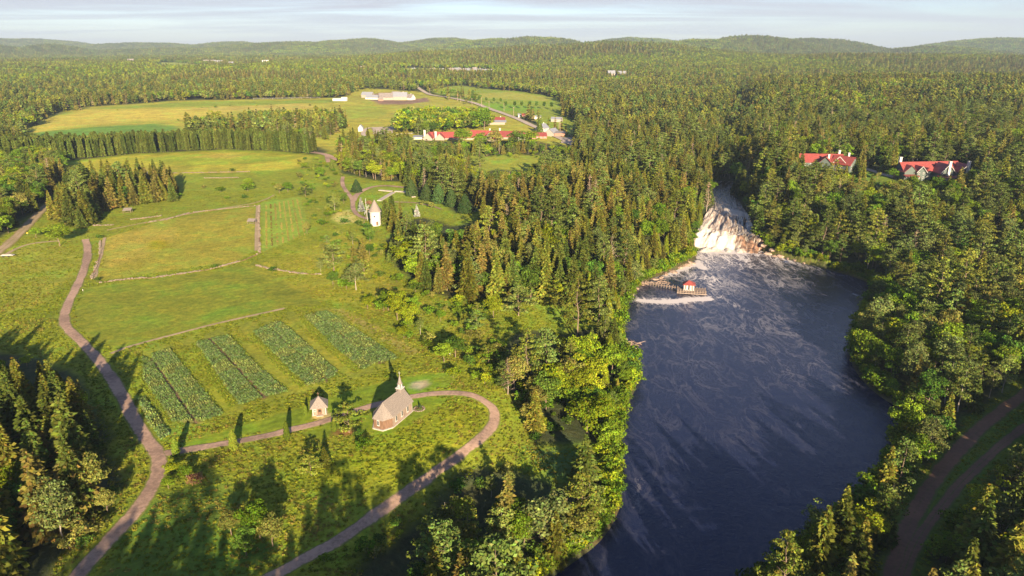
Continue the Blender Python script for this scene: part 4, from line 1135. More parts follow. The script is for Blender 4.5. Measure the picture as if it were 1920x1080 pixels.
KINDS = [K_SPRUCE, K_PINE, K_CEDAR, K_ASPEN, K_BROAD, K_DEAD, K_LARCH]
GROUP = {'spruce_tree': 'spruces of the woods', 'pine_tree': 'pines of the woods', 'cedar_tree': 'cedars along the banks', 'aspen_tree': 'aspens of the woods',
         'broadleaf_tree': 'broadleaf trees of the woods', 'dead_tree': 'dead trees of the woods', 'larch_tree': 'planted belt of larches behind the hay field', 'bush': 'bushes on the meadow slopes'}
NOUN = {'spruce_tree': 'spruce', 'pine_tree': 'pine', 'cedar_tree': 'cedar', 'aspen_tree': 'aspen', 'broadleaf_tree': 'broadleaf tree', 'dead_tree': 'dead tree', 'larch_tree': 'larch', 'bush': 'bush'}
LAND = [('wooden chapel', 738, 770), ('wayside shrine', 588, 760), ('gravel road fork', 300, 860), ('windmill', 703, 405), ('waterfall', 1360, 430), ('river hut', 1292, 540),
        ('driftwood heap', 1172, 646), ('lower left road end', 190, 1030), ('bend of the lane', 930, 775), ('shaded sedge hollow', 1050, 865), ('lower lane end', 560, 1055),
        ('tan pasture shelter', 472, 415), ('picnic roof', 240, 396), ('hay field', 360, 310), ('crop strips', 480, 690), ('rough left meadow', 80, 530), ('clipped garden cedars', 830, 360),
        ('long red-roofed lodge', 870, 250), ('left woodland lodge', 1540, 305), ('right woodland lodge', 1755, 315), ('dirt road on the right', 1800, 840), ('dirt road bottom end', 1690, 1040),
        ('east shore of the pool', 1600, 640), ('dark east cove', 1560, 520), ('slope meadow', 1060, 595), ('steep pine knoll', 1000, 670), ('lower river bend', 1480, 1010), ('left shore of the pool', 1190, 760),
        ('lower left wood edge', 150, 760), ('open hillside', 830, 520), ('head of the gorge', 1350, 345), ('small meadow by the lodge', 940, 305), ('black water by the left bank', 1080, 1040),
        ('far right hillside', 1880, 420), ('wood beyond the east shore', 1780, 560), ('upper left oakwood', 50, 360), ('bottom right corner', 1880, 1030), ('left edge of the photo', 20, 900)]
TAKEN = {}
ORD = ['nearest', 'second nearest', 'third nearest', 'fourth nearest', 'fifth nearest', 'sixth nearest', 'seventh nearest', 'eighth nearest', 'ninth nearest', 'tenth nearest', 'eleventh nearest', 'twelfth nearest', 'thirteenth nearest', 'fourteenth nearest', 'fifteenth nearest', 'sixteenth nearest', 'seventeenth nearest', 'eighteenth nearest', 'nineteenth nearest', 'twentieth nearest', 'twenty-first nearest', 'twenty-second nearest', 'twenty-third nearest', 'twenty-fourth nearest', 'twenty-fifth nearest', 'twenty-sixth nearest', 'twenty-seventh nearest', 'twenty-eighth nearest', 'twenty-ninth nearest', 'thirtieth nearest']
def place_words(px, py):
    d = [((px - a) ** 2 + (1.6 * (py - b)) ** 2, n, a, b) for n, a, b in LAND]
    q, n, a, b = min(d)
    ang = math.degrees(math.atan2(-(py - b) * 1.6, px - a))
    w = 'right of' if -45 <= ang < 45 else 'behind' if 45 <= ang < 135 else 'in front of' if -135 <= ang < -45 else 'left of'
    return w, n, q
pending = []
def make_tree(K, v, x, y, z, s, rz, label=None, name=None, wide=1.0, height_m=None):
    s3 = (s * wide, s * wide, s)
    e = empty(name or K.name, (x, y, z), rz, label, K.cat, GROUP.get(K.name))
    e.scale = s3
    c = link('crown', K.crown[v], e)
    t = link('trunk', K.trunk[v], e)
    return e

def points_object(name, protos, x, y, z, sc, variant, label, tilt=None, kindtag='stuff', wide=None):
    n = len(x)
    me = bpy.data.meshes.new(name)
    me.vertices.add(n)
    me.vertices.foreach_set('co', np.stack([x, y, z], -1).astype(np.float32).ravel())
    rot = np.zeros((n, 3), np.float32)
    if tilt is not None: rot[:, :2] = tilt; rot[:, 2] = r_.integers(0, 4, n) * (np.pi / 2) * 0
    else:
        rot[:, 2] = r_.uniform(0, 6.283, n); rot[:, :2] = r_.normal(size=(n, 2)) * .03
    s3 = np.stack([sc * (wide if wide is not None else 1), sc * (wide if wide is not None else 1), sc], -1).astype(np.float32)
    a = me.attributes.new('rot', 'FLOAT_VECTOR', 'POINT'); a.data.foreach_set('vector', rot.ravel())
    a = me.attributes.new('scl', 'FLOAT_VECTOR', 'POINT'); a.data.foreach_set('vector', s3.ravel())
    a = me.attributes.new('variant', 'INT', 'POINT'); a.data.foreach_set('value', np.asarray(variant, np.int32))
    o = link(name, me)
    tag(o, label, None, None, kindtag)
    g = bpy.data.node_groups.new(name, 'GeometryNodeTree')
    g.interface.new_socket('Geometry', in_out='INPUT', socket_type='NodeSocketGeometry')
    g.interface.new_socket('Geometry', in_out='OUTPUT', socket_type='NodeSocketGeometry')
    gi = g.nodes.new('NodeGroupInput'); go = g.nodes.new('NodeGroupOutput')
    j = g.nodes.new('GeometryNodeJoinGeometry')
    for i, pm in reversed(list(enumerate(protos))):
        po = bpy.data.objects.new(name + '_source', pm)
        oi = g.nodes.new('GeometryNodeObjectInfo'); oi.inputs['Object'].default_value = po; oi.inputs['As Instance'].default_value = True
        g.links.new(oi.outputs['Geometry'], j.inputs[0])
    ip = g.nodes.new('GeometryNodeInstanceOnPoints')
    g.links.new(gi.outputs[0], ip.inputs['Points']); g.links.new(j.outputs[0], ip.inputs['Instance'])
    ip.inputs['Pick Instance'].default_value = True
    def attr(nm, ty, sock):
        a = g.nodes.new('GeometryNodeInputNamedAttribute'); a.data_type = ty; a.inputs['Name'].default_value = nm
        g.links.new(a.outputs['Attribute'], ip.inputs[sock])
    attr('variant', 'INT', 'Instance Index'); attr('rot', 'FLOAT_VECTOR', 'Rotation'); attr('scl', 'FLOAT_VECTOR', 'Scale')
    g.links.new(ip.outputs[0], go.inputs[0])
    m = o.modifiers.new('scatter', 'NODES'); m.node_group = g
    return o

LIMIT = [285, 285, 200, 285, 285, 60, 220]
STUFF_LABEL = ['far spruces of the woods reading as one mass', 'far pines of the woods reading as one mass', 'far cedars of the woods reading as one mass', 'far aspens of the woods reading as one mass',
               'far broadleaf trees of the woods reading as one mass', 'far dead trees standing in the woods', 'rest of the planted larch belt behind the hay field']
STUFF_NAME = ['spruce_woods', 'pine_woods', 'cedar_woods', 'aspen_woods', 'broadleaf_woods', 'dead_woods', 'larch_woods']
SPECIMENS = []     # (kind, variant, px, py, height m, label, width factor, name)
def plant_forest():
    x, y, z, sp, sc, names = NF
    # keep clear of specimens
    for i, K in enumerate(KINDS):
        k = np.where(sp == i)[0]
        if not len(k): continue
        v = r_.integers(0, len(K.crown), len(k))
        if i == 0:   # tones run in patches
            t = fbm(x[k], y[k], 40, 2, 77) + r_.normal(size=len(k)) * .08
            v = np.where(t > .56, r_.choice([1, 4, 0, 0], len(k)), np.where(t < .44, r_.choice([2, 0, 2], len(k)), v))
        px, py, dep = project(x[k], y[k], z[k])
        tx, ty, _ = project(x[k], y[k], z[k] + K.H * sc[k])
        vis = (dep > 50) & (px > -10) & (px < 1930) & (ty < 1075) & (ty > 0)
        size = np.where(vis, sc[k] * K.H / dep, -1)
        order = np.argsort(-size)
        first = order[:LIMIT[i]]; first = first[size[first] > 0]
        rest = np.setdiff1d(np.arange(len(k)), first)
        for q in first:
            kk = k[q]
            h = K.H * sc[kk]
            pending.append((K, int(v[q]), float(x[kk]), float(y[kk]), float(z[kk]), float(sc[kk]), float(px[q]), float((py[q] + ty[q]) / 2), h, float(r_.uniform(.88, 1.15))))
        if len(rest):
            points_object(STUFF_NAME[i], K.full, x[k][rest], y[k][rest], z[k][rest], sc[k][rest], v[rest], STUFF_LABEL[i], wide=r_.uniform(.88, 1.15, len(rest)))
def flush_labels():
    larch_i = [0]
    for p in sorted([p for p in pending if p[0] is K_LARCH], key=lambda p: p[6]):
        K, v, x, y, z, s, px, py, h, wd = p
        make_tree(K, v, x, y, z, s, random.uniform(0, 6.28), 'tall green larch in the planted belt behind the hay field', wide=wd)
    buckets = {}
    for p in [p for p in pending if p[0] is not K_LARCH]:
        K, v, x, y, z, s, px, py, h, wd = p
        rel = h / K.H
        size = 'tall' if rel > 1.0 else 'short' if rel < .78 else 'mid-height'
        w, n, q = place_words(px, py)
        key = (size, K.tone[v], NOUN[K.name], w, n)
        buckets.setdefault(key, []).append((q, p))
    for (size, tn, noun, w, n), L in buckets.items():
        L.sort(key=lambda t: t[0])
        for i, (q, p) in enumerate(L):
            K, v, x, y, z, s, px, py, h, wd = p
            lab = f'{size} {tn} {noun} {w} the {n}'
            if len(L) > 1: lab += f', {ORD[min(i, 29)]}'
            make_tree(K, v, x, y, z, s, random.uniform(0, 6.28), lab, wide=wd)

def far_forest():
    # single low detail trees up to 1.7 km, then patches of wood
    x, y = grid_points(-1400, 1400, 900, 1700, 7.4, (80, .78))
    k = clear_mask(x, y); x, y = x[k], y[k]; z = height(x, y)
    t = fbm(x, y, 130, 3, 81) + r_.normal(size=len(x)) * .10
    pr = LOWK['spruce'] + LOWK['pine'] + LOWK['dead'] + LOWK['broad'] + LOWK['aspen']
    v = np.where(t > .5, r_.choice([6, 7, 8, 9, 10, 11, 1], len(x)), r_.choice([0, 0, 1, 1, 2, 2, 3, 4, 5, 11], len(x)))
    mp_ = inside(GROVES[3], x, y); v = np.where(mp_, r_.choice([6, 7, 8, 9], len(x)), v)
    pm = [make_mesh('far_tree_shape', V, F, c, [M_LEAF]) for V, F, c in pr]
    points_object('distant_trees', pm, x, y, z, r_.uniform(.8, 1.4, len(x)) * np.where(mp_, 1.25, 1), v, 'distant mixed woods around the farm fields, too many trees to count')
    def patches(name, y0, y1, s, ntree, lab, fan, thin=1.0):
        x, y = grid_points(-1.0 * y1, 1.0 * y1, y0, y1, s, fan)
        k = clear_mask(x, y); x, y = x[k], y[k]
        e = s * .5
        hx = (height(x + e, y) - height(x - e, y)) / (2 * e); hy = (height(x, y + e) - height(x, y - e)) / (2 * e)
        tilt = np.stack([np.arctan(hy), -np.arctan(hx)], -1)
        t = fbm(x, y, 420, 3, 83) + .10 * r_.normal(size=len(x))
        v = np.where(t > .54, r_.integers(6, 9, len(x)), np.where(t < .46, r_.integers(3, 6, len(x)), r_.integers(0, 3, len(x))))
        pm = []
        for i, pool in enumerate((mixpool, conpool, decpool)):
            for q in range(3):
                V, F, c = patch(200 + i * 10 + q, ntree, s * 1.04, pool, thin=thin)
                pm.append(make_mesh('wood_patch_shape', V, F, c, [M_LEAF]))
        # straddling size classes keep the canopy uneven
        points_object(name, pm, x, y, height(x, y), r_.uniform(.92, 1.12, len(x)), v, lab, tilt)
    patches('distant_forest', 1700, 3300, 27, 12, 'distant mixed forest beyond the farm', (80, .78))
    patches('horizon_forest', 3300, 9600, 46, 30, 'forest covering the hills along the horizon', (80, .77), thin=.45)
plant_forest()
far_forest()
# ------------------------------------------------------------------ single trees and shrubs one can point to
BLUE = (.24, .25, .22); DARKC = (.040, .062, .028)
K_SILVER = kind('blue_spruce_tree', [spruce(111, 9, 2.5, BLUE, dens=1.2, size=.8)], [trunk_mesh(111, 8.6, .14)], 9)
K_CLIP = kind('clipped_cedar_tree', [cedar(121, 10, 3.9, (.050, .078, .022), n=3600, size=.26, power=.62, belly=.1), cedar(122, 10, 4.4, (.045, .072, .024), n=3800, size=.26, power=.7, belly=.05)],
              [trunk_mesh(s, 8, .2) for s in (121, 122)], 10)
K_ARBOR = kind('arborvitae_tree', [cedar(131, 7, 1.25, (.105, .135, .016), n=2000, size=.18, power=.42, belly=.25)], [trunk_mesh(131, 5, .16)], 7)
K_RED = kind('reddish_shrub', [broadleaf(141, 4, 2.6, (.17, .095, .05), 18, 60, .2, .0)], [trunk_mesh(141, 2.2, .08, 5, 0, .5, .1)], 4, 'shrub')
SPEC = [
    (K_ARBOR, 0, 331, 856, 6.4, 'slim green arborvitae beside the gravel road fork', 1.0),
    (K_ARBOR, 0, 439, 845, 6.8, 'arborvitae below the lane, second from the fork', 1.1),
    (K_ARBOR, 0, 539, 826, 6.4, 'arborvitae with brown foot beside the lane left of the shrine', .9),
    (K_ARBOR, 0, 574, 780, 3.9, 'small pale green arborvitae against the left wall of the shrine', 1.0),
    (K_ARBOR, 0, 627, 809, 4.2, 'little yellow-green arborvitae at the foot of the big pine', 1.3),
    (K_SPINE, 0, 655, 811, 10.0, 'broad pine on brown needle ground between shrine and chapel', 1.05),
    (K_BUSH, 2, 672, 822, 3.0, 'small dark bush in the shade right of the pine by the lane', 1.0),
    (K_SPINE, 0, 584, 892, 6.5, 'young bushy pine alone in the meadow below the lane', 1.0),
    (K_SPRUCE, 0, 610, 872, 6.0, 'young spruce in the meadow below the shrine lane', 1.3),
    (K_BROAD, 4, 434, 1004, 7.0, 'round dull olive tree in the lower meadow, left of its pair', .95),
    (K_BROAD, 3, 488, 1010, 9.5, 'large leafy tree in the lower meadow between two tree shadows', 1.0),
    (K_BROAD, 4, 512, 1024, 8.5, 'right leafy tree of the pair in the lower meadow', .95),
    (K_BROAD, 2, 462, 1042, 7.5, 'low shady tree in front of the pair in the lower meadow', 1.0),
    (K_BUSH, 3, 158, 1010, 5.5, 'round dull bush in front of the left spruce wood', 1.3),
    (K_BUSH, 3, 131, 1030, 4.0, 'smaller round bush in front of the left spruce wood', 1.2),
    (K_BROAD, 4, 203, 962, 7.0, 'round pale bushy tree between left spruces and the gravel road', .9),
    (K_BROAD, 4, 989, 795, 8.0, 'lone brownish rounded tree between lane bend and river', .85),
    (K_BUSH, 0, 1022, 738, 4.5, 'rounded bush up the slope from the lone brownish tree', 1.2),
    (K_BUSH, 1, 850, 708, 4.0, 'low bright bush at the end of the crop block lane', 1.4),
    (K_BROAD, 3, 112, 461, 12.5, 'big round dark tree beside the top of the gravel road', 1.25),
    (K_BROAD, 0, 68, 446, 7.0, 'smaller round tree left of the big dark one', 1.1),
    (K_BUSH, 2, 402, 504, 3.0, 'small dark bush on the stone wall under the tan pasture', 1.0),
    (K_BUSH, 2, 511, 512, 4.2, 'upright bush with shadow on the slope below the hay rows', .8),
    (K_BUSH, 2, 186, 448, 3.0, 'small dark bush at the upper left corner of the tan pasture', 1.2),
    (K_BUSH, 2, 182, 528, 2.6, 'small dark bush at the lower left corner of the tan pasture', 1.2),
    (K_BROAD, 4, 576, 438, 8.0, 'brownish oval tree at the corner of the hay rows', .8),
    (K_SPINE, 1, 626, 508, 14.0, 'spreading pine on the open hillside below the windmill', 1.25),
    (K_SPRUCE, 4, 682, 492, 14.0, 'pale brownish spruce standing alone under the windmill', 1.25),
    (K_SPRUCE, 1, 664, 488, 9.0, 'short pale spruce beside the lone pale spruce', 1.3),
    (K_ASPEN, 1, 668, 544, 15.0, 'loose tall tree on the hillside below the windmill', 1.4),
    (K_BROAD, 1, 745, 600, 12.5, 'bright yellow-green tree on the open hillside, upper of a clump', .9),
    (K_BROAD, 1, 765, 612, 11.5, 'bright yellow-green tree on the open hillside, right of a clump', .85),
    (K_BROAD, 0, 728, 582, 10.5, 'green tree on the open hillside, left of a clump', .9),
    (K_BROAD, 0, 775, 596, 10.0, 'small green tree behind the bright hillside clump', .9),
    (K_BROAD, 1, 757, 634, 5.5, 'low yellow-green tree in front of the bright hillside clump', 1.0),
    (K_SPINE, 1, 893, 622, 9.0, 'young round pine alone on the slope meadow', 1.1),
    (K_BROAD, 1, 925, 596, 10.0, 'bright bushy tree beside the slope meadow track', 1.0),
    (K_SPINE, 1, 972, 592, 13.5, 'round grey-green pine at the left end of the slope meadow', 1.3),
    (K_BUSH, 0, 858, 590, 3.6, 'bush with dark shadow above the young round pine', 1.1),
    (K_BUSH, 2, 846, 640, 3.2, 'small dark bush low on the open hillside', 1.0),
    (K_BROAD, 0, 350, 896, 4.2, 'low leafy thicket tree by the road fork, right one', 1.1),
    (K_BROAD, 1, 322, 890, 4.4, 'low leafy thicket tree by the road fork, upper one', 1.1),
    (K_BROAD, 0, 316, 916, 3.8, 'low leafy thicket tree by the road fork, lower one', 1.1),
    (K_RED, 0, 366, 908, 3.6, 'brownish thicket shrub at the right of the fork thicket', 1.0),
    (K_CLIP, 1, 669, 361, 10.5, 'dark cone-shaped clipped cedar beside the windmill path', 1.0),
    (K_SILVER, 0, 678, 397, 10.5, 'silvery blue spruce left of the windmill', 1.0),
    (K_LARCH, 0, 724, 424, 17.0, 'tall slim conifer just right of the windmill', 1.3),
    (K_SPRUCE, 0, 738, 434, 17.0, 'olive spruce in the group right of the windmill, front left', 1.1),
    (K_SPRUCE, 1, 752, 430, 18.0, 'brown-tinged spruce in the group right of the windmill, behind', 1.0),
    (K_PINE, 0, 764, 444, 16.0, 'pine in the group right of the windmill, rightmost', 1.0),
    (K_SPRUCE, 2, 748, 456, 15.0, 'dark spruce in the group right of the windmill, lowest', 1.1),
    (K_LARCH, 1, 736, 414, 17.0, 'slim green conifer behind the group right of the windmill', 1.2),
    (K_SILVER, 0, 782, 406, 8.5, 'silvery blue spruce on the lawn right of the windmill', 1.0),
    (K_CLIP, 0, 772, 368, 13.0, 'clipped garden cedar, first of the row from the left', 1.0),
    (K_CLIP, 0, 800, 376, 13.0, 'clipped garden cedar, second of the row from the left', 1.0),
    (K_CLIP, 0, 823, 381, 14.5, 'clipped garden cedar, third of the row from the left', 1.0),
    (K_CLIP, 0, 847, 388, 13.0, 'clipped garden cedar, fourth of the row from the left', 1.0),
    (K_CLIP, 0, 872, 400, 13.5, 'clipped garden cedar, fifth of the row from the left', 1.0),
    (K_BUSH, 3, 792, 386, 4.6, 'round golden shrub in the windmill garden, left one', 1.3),
    (K_BUSH, 3, 809, 390, 4.8, 'round golden shrub in the windmill garden, right one', 1.3),
    (K_RED, 0, 692, 385, 4.0, 'reddish shrub between blue spruce and windmill', 1.2),
    (K_BUSH, 2, 647, 420, 4.2, 'rounded dark bush on the bare ground left of the windmill', 1.3),
    (K_BUSH, 2, 673, 424, 4.8, 'dark bush touching the windmill mound at left', 1.0),
    (K_BUSH, 2, 688, 430, 5.0, 'dark bush at the foot of the windmill', 1.3),
    (K_BUSH, 2, 604, 420, 4.4, 'small upright bush at the edge of the hay rows slope', .9),
    (K_SPINE, 1, 573, 368, 10.0, 'round pine left of the windmill path, lower', 1.2),
    (K_ASPEN, 0, 628, 398, 13.0, 'loose tree behind the bare ground left of the windmill', 1.3),
    (K_BROAD, 2, 620, 388, 9.0, 'dark round tree beside the loose tree left of the windmill', 1.0),
    (K_BROAD, 2, 645, 382, 9.0, 'deep green round tree touching the windmill path', .9),
    (K_BROAD, 0, 600, 334, 11.0, 'full green tree by the top path, middle', 1.0),
    (K_CEDAR, 2, 589, 320, 9.0, 'dark pointed cedar by the top path, left', 1.3),
    (K_CEDAR, 2, 622, 318, 9.0, 'dark pointed cedar by the top path, right', 1.3),
    (K_BROAD, 0, 540, 360, 9.0, 'leafy green tree above the hay rows', 1.2),
    (K_BROAD, 4, 524, 362, 8.0, 'dull rounded tree above the hay rows, leftmost', 1.2),
    (K_BUSH, 0, 465, 358, 7.0, 'rounded bush above the top path', 1.3),
    (K_BROAD, 3, 467, 352, 8.0, 'leafy tree under the hay field edge', 1.1),
    (K_BUSH, 2, 436, 322, 3.6, 'dark bush with shadow on the hay field edge', 1.3),
    (K_BROAD, 1, 405, 236, 20.0, 'tall bright round tree in the far field strip', 1.15),
    (K_BROAD, 3, 908, 243, 27.0, 'very large rounded tree beside the highway behind the long lodge', 1.25),
    (K_CEDAR, 2, 1012, 250, 17.0, 'dark cone tree between the highway and the grey-roofed house', 1.3),
    (K_BROAD, 3, 1525, 296, 15.0, 'huge bright round tree behind the left woodland lodge', 1.6),
    (K_BROAD, 0, 1675, 336, 9.0, 'round tree on the drive left of the right woodland lodge', 1.5),
    (K_BUSH, 3, 1645, 336, 5.5, 'small dull bush on the lodge lawn', 1.2),
    (K_BROAD, 3, 868, 276, 20.0, 'rounded tree in front of the long red-roofed lodge, left one', 1.2),
    (K_BROAD, 0, 902, 278, 18.0, 'rounded tree in front of the long red-roofed lodge, middle one', 1.2),
    (K_BROAD, 4, 928, 279, 21.0, 'dull rounded tree in front of the long red-roofed lodge', 1.2),
    (K_BROAD, 2, 968, 280, 22.0, 'deep green rounded tree in front of the long red-roofed lodge', 1.3),
    (K_BROAD, 0, 992, 279, 21.0, 'rounded tree in front of the long red-roofed lodge, right one', 1.2),
    (K_SPRUCE, 2, 1096, 905, 16.0, 'dark pointed spruce rising over the river bank clump', 1.25),
    (K_ASPEN, 1, 1020, 1030, 17.0, 'tall loose tree with pale bare stems below the sedge hollow', 1.5),
    (K_DEAD, 0, 1032, 1038, 13.0, 'dead tree with pale forked stems in the lower clump', 1.4),
    (K_PINE, 1, 1088, 1000, 18.0, 'golden-lit pine beside the black water', 1.25),
    (K_SPRUCE, 4, 952, 1000, 18.0, 'pale brownish spruce in the lower clump', 1.2),
    (K_SPRUCE, 4, 148, 960, 20.0, 'large sparse spruce at the edge of the left wood', 1.5),
    (K_SPRUCE, 1, 95, 990, 21.0, 'large brown-tinged spruce at the front of the left wood', 1.4),
]
for i, (px, py) in enumerate([(885, 192), (898, 192), (912, 193), (926, 194), (939, 195)]):
    SPEC.append((K_BROAD, 2, px, py, 13.0 if i < 2 else 11.5, 'small planted tree in the upper row by the highway, %s from left' % ('first', 'second', 'third', 'fourth', 'fifth')[i], .6))
for i, (px, py) in enumerate([(948, 204), (965, 204), (978, 204), (993, 204), (1006, 204), (1020, 205), (1034, 206)]):
    SPEC.append((K_BROAD, 2, px, py, 14.0, 'planted tree in the lower row by the highway, %s from left' % ('first', 'second', 'third', 'fourth', 'fifth', 'sixth', 'seventh')[i], .6))
EL = math.tan(SUN_EL)
TIPS = [(185, 1050, 19, 0), (225, 1020, 20, 1), (265, 1000, 21, 2), (305, 990, 20, 0), (345, 980, 21, 1), (385, 972, 21, 2), (425, 985, 20, 0), (465, 1005, 20, 2), (505, 1030, 19, 1), (545, 1000, 20, 2), (578, 940, 22, 0),
        (606, 892, 24, 2), (640, 866, 25, 1), (672, 895, 24, 2), (700, 940, 22, 0), (745, 842, 25, 4), (772, 930, 23, 0), (250, 1075, 17, 1), (330, 1060, 17, 2), (410, 1050, 17, 0), (640, 960, 20, 2), (600, 1000, 18, 2), (290, 1060, 17, 0), (370, 1050, 17, 2), (450, 1060, 17, 0), (620, 930, 22, 1), (660, 940, 22, 0), (680, 1000, 20, 2), (560, 1050, 18, 0), (500, 1080, 17, 1)]
tp = W([(a, b) for a, b, _, _ in TIPS])
for i, ((a, b, h, kk), p) in enumerate(zip(TIPS, tp)):
    x_ = p[0] + math.sin(SUN_AZ) * h / EL; y_ = p[1] + math.cos(SUN_AZ) * h / EL
    h = h - float(height(np.array([x_]), np.array([y_]))[0]) * .8
    if seg_dist(WAYS['main'][0], x_, y_) < 4: x_ += 6
    make_tree(K_SPRUCE if kk != 1 else K_PINE, kk if kk != 1 else 0, float(x_), float(y_), float(height(np.array([x_]), np.array([y_]))[0]), h / (18 if kk != 1 else 19), 1.7 * i,
              'tall conifer below the frame shading the lower meadow, %s' % (('one two three four five six seven eight nine ten eleven twelve thirteen fourteen fifteen sixteen seventeen eighteen nineteen twenty twenty-one twenty-two twenty-three twenty-four twenty-five twenty-six twenty-seven twenty-eight twenty-nine thirty').split()[i]), wide=1.25)
sp_xy = at([s[2] for s in SPEC], [s[3] for s in SPEC])
for s, p in zip(SPEC, sp_xy):
    K, v, px, py, h, lab, wide = s
    sc = h / K.H
    make_tree(K, v, float(p[0]), float(p[1]), float(p[2]), sc, random.uniform(0, 6.28), lab, wide=wide)

# ------------------------------------------------------------------ bushes over the slopes and along the shores
def slope_trees():
    P = W([(590, 440), (720, 432), (742, 500), (800, 550), (945, 575), (940, 700), (850, 690), (760, 640), (700, 590), (640, 560), (590, 520)])
    x, y = grid_points(P[:, 0].min(), P[:, 0].max(), P[:, 1].min(), P[:, 1].max(), 11)
    k = inside(P, x, y) & (r_.random(len(x)) < .30); x, y = x[k], y[k]
    sxy = sp_xy[:, :2]
    k = np.array([np.min(np.hypot(sxy[:, 0] - a, sxy[:, 1] - b)) > 6 for a, b in zip(x, y)]); x, y = x[k], y[k]
    z = height(x, y); px, py, dep = project(x, y, z)
    for i in range(len(x)):
        K = [K_BROAD, K_BROAD, K_SPINE, K_ASPEN, K_SPRUCE][i % 5]
        v = random.randrange(len(K.crown)); h = random.uniform(4.5, 9.5) * (1 if K is not K_SPRUCE else .9)
        pending.append((K, v, float(x[i]), float(y[i]), float(z[i]), h / K.H, float(px[i]), float(py[i]), h, random.uniform(1.0, 1.3)))
K_SPINE.tone = ['yellowish bushy', 'grey-green bushy']
NOUN['young_pine_tree'] = 'young pine'; GROUP['young_pine_tree'] = 'young pines on the slopes'
slope_trees()
def shrubs():
    xs, ys = [], []
    def area(poly, step, prob):
        P = W(poly)
        x, y = grid_points(P[:, 0].min(), P[:, 0].max(), P[:, 1].min(), P[:, 1].max(), step)
        k = inside(P, x, y) & (r_.random(len(x)) < prob * (.3 + 1.4 * fbm(x, y, 12, 2, 91)))
        xs.append(x[k]); ys.append(y[k])
    area([(560, 300), (640, 300), (640, 400), (600, 440), (560, 380)], 6, .28)
    area([(600, 440), (720, 430), (730, 520), (650, 560), (590, 520)], 5, .22)
    area([(700, 500), (800, 550), (940, 580), (930, 690), (840, 690), (760, 640), (690, 580)], 4.2, .20)
    area([(830, 680), (950, 650), (1000, 740), (990, 790), (900, 720)], 3.6, .32)
    area([(940, 760), (1010, 740), (1130, 700), (1130, 800), (1000, 830)], 3.4, .40)
    area([(540, 820), (640, 830), (760, 815), (720, 850), (560, 850)], 3.2, .14)
    area([(330, 355), (520, 345), (520, 370), (340, 380)], 6, .10)
    area([(640, 950), (830, 870), (980, 890), (900, 940), (700, 1060), (600, 1075)], 3.4, .34)
    area([(1640, 960), (1740, 870), (1870, 760), (1935, 700), (1935, 760), (1790, 850), (1700, 1000)], 4.0, .25)
    area([(1700, 1100), (1800, 950), (1935, 820), (1935, 870), (1760, 1060)], 3.6, .4)
    area([(220, 780), (265, 850), (270, 930), (180, 1060), (120, 1060), (210, 930)], 4, .20)
    area([(350, 255), (640, 240), (640, 228), (360, 236)], 9, .35)
    area([(130, 205), (640, 196), (640, 232), (330, 236), (250, 216)], 22, .10)
    area([(690, 262), (780, 262), (1000, 284), (1080, 284), (1080, 300), (700, 290)], 7, .5)
    x, y = np.concatenate(xs), np.concatenate(ys)
    k = np.ones(len(x), bool)
    for nm, (p, w) in WAYS.items():
        k &= seg_dist(p, x, y) > w / 2 + 1.6
    k &= sdist(RIVER, x, y) > 1.0
    k &= ~inside(CROP, x, y)
    n0 = len(x)
    # a belt of bushes along both shores
    p = resample(np.vstack([RIVER, RIVER[:1]]), 1.9); p = np.concatenate([p + np.array([.3 * k, 0]) for k in range(3)])
    p = p[(p[:, 1] > 105)]
    off = np.repeat([.9, 2.6, 5.2], len(p) // 3 + 1)[:len(p)] * r_.uniform(.5, 1.4, len(p))
    t = np.gradient(p, axis=0); t = np.where(np.linalg.norm(t, axis=1)[:, None] > 8, 1, t); nrm = unit(np.stack([t[:, 1], -t[:, 0]], -1) + 1e-6)
    q = p + nrm * off[:, None]; bad = inside(RIVER, q[:, 0], q[:, 1]); q[bad] = (p - nrm * off[:, None])[bad]
    east = (q[:, 0] > FALL_FOOT[0]) & (q[:, 1] > 330)
    kq = (sdist(RIVER, q[:, 0], q[:, 1]) > .3) & (r_.random(len(q)) < np.where(east, .45, .85)) & (sdist(UPPER, q[:, 0], q[:, 1]) > 2)
    for nm in ('e1', 'e2'): kq &= seg_dist(WAYS[nm][0], q[:, 0], q[:, 1]) > 5
    q = q[kq]
    x = np.concatenate([x[k], q[:, 0]]); y = np.concatenate([y[k], q[:, 1]])
    z = height(x, y)
    n = len(x)
    shore = np.arange(n) >= n - len(q)
    s = r_.uniform(.45, 1.25, n) * np.where(shore, 1.3, 1.0); s[r_.random(n) < .15] *= 1.5
    v = r_.choice([0, 0, 1, 2, 3], n); v = np.where(shore, r_.choice([0, 0, 1, 1, 2], n), v)
    px, py, dep = project(x, y, z)
    vis = (px > 0) & (px < 1920) & (py < 1075)
    order = np.argsort(-(np.where(vis, s / dep, -1)))
    first = order[:270]; rest = order[270:]
    for i in first:
        pending.append((K_BUSH, int(v[i]), float(x[i]), float(y[i]), float(z[i]), float(s[i]), float(px[i]), float(py[i]), 3.2 * s[i], 1.15))
    points_object('shrubbery', K_BUSH.full, x[rest], y[rest], z[rest], s[rest], v[rest], 'smaller bushes over the slopes and shores', wide=1.15)
shrubs()

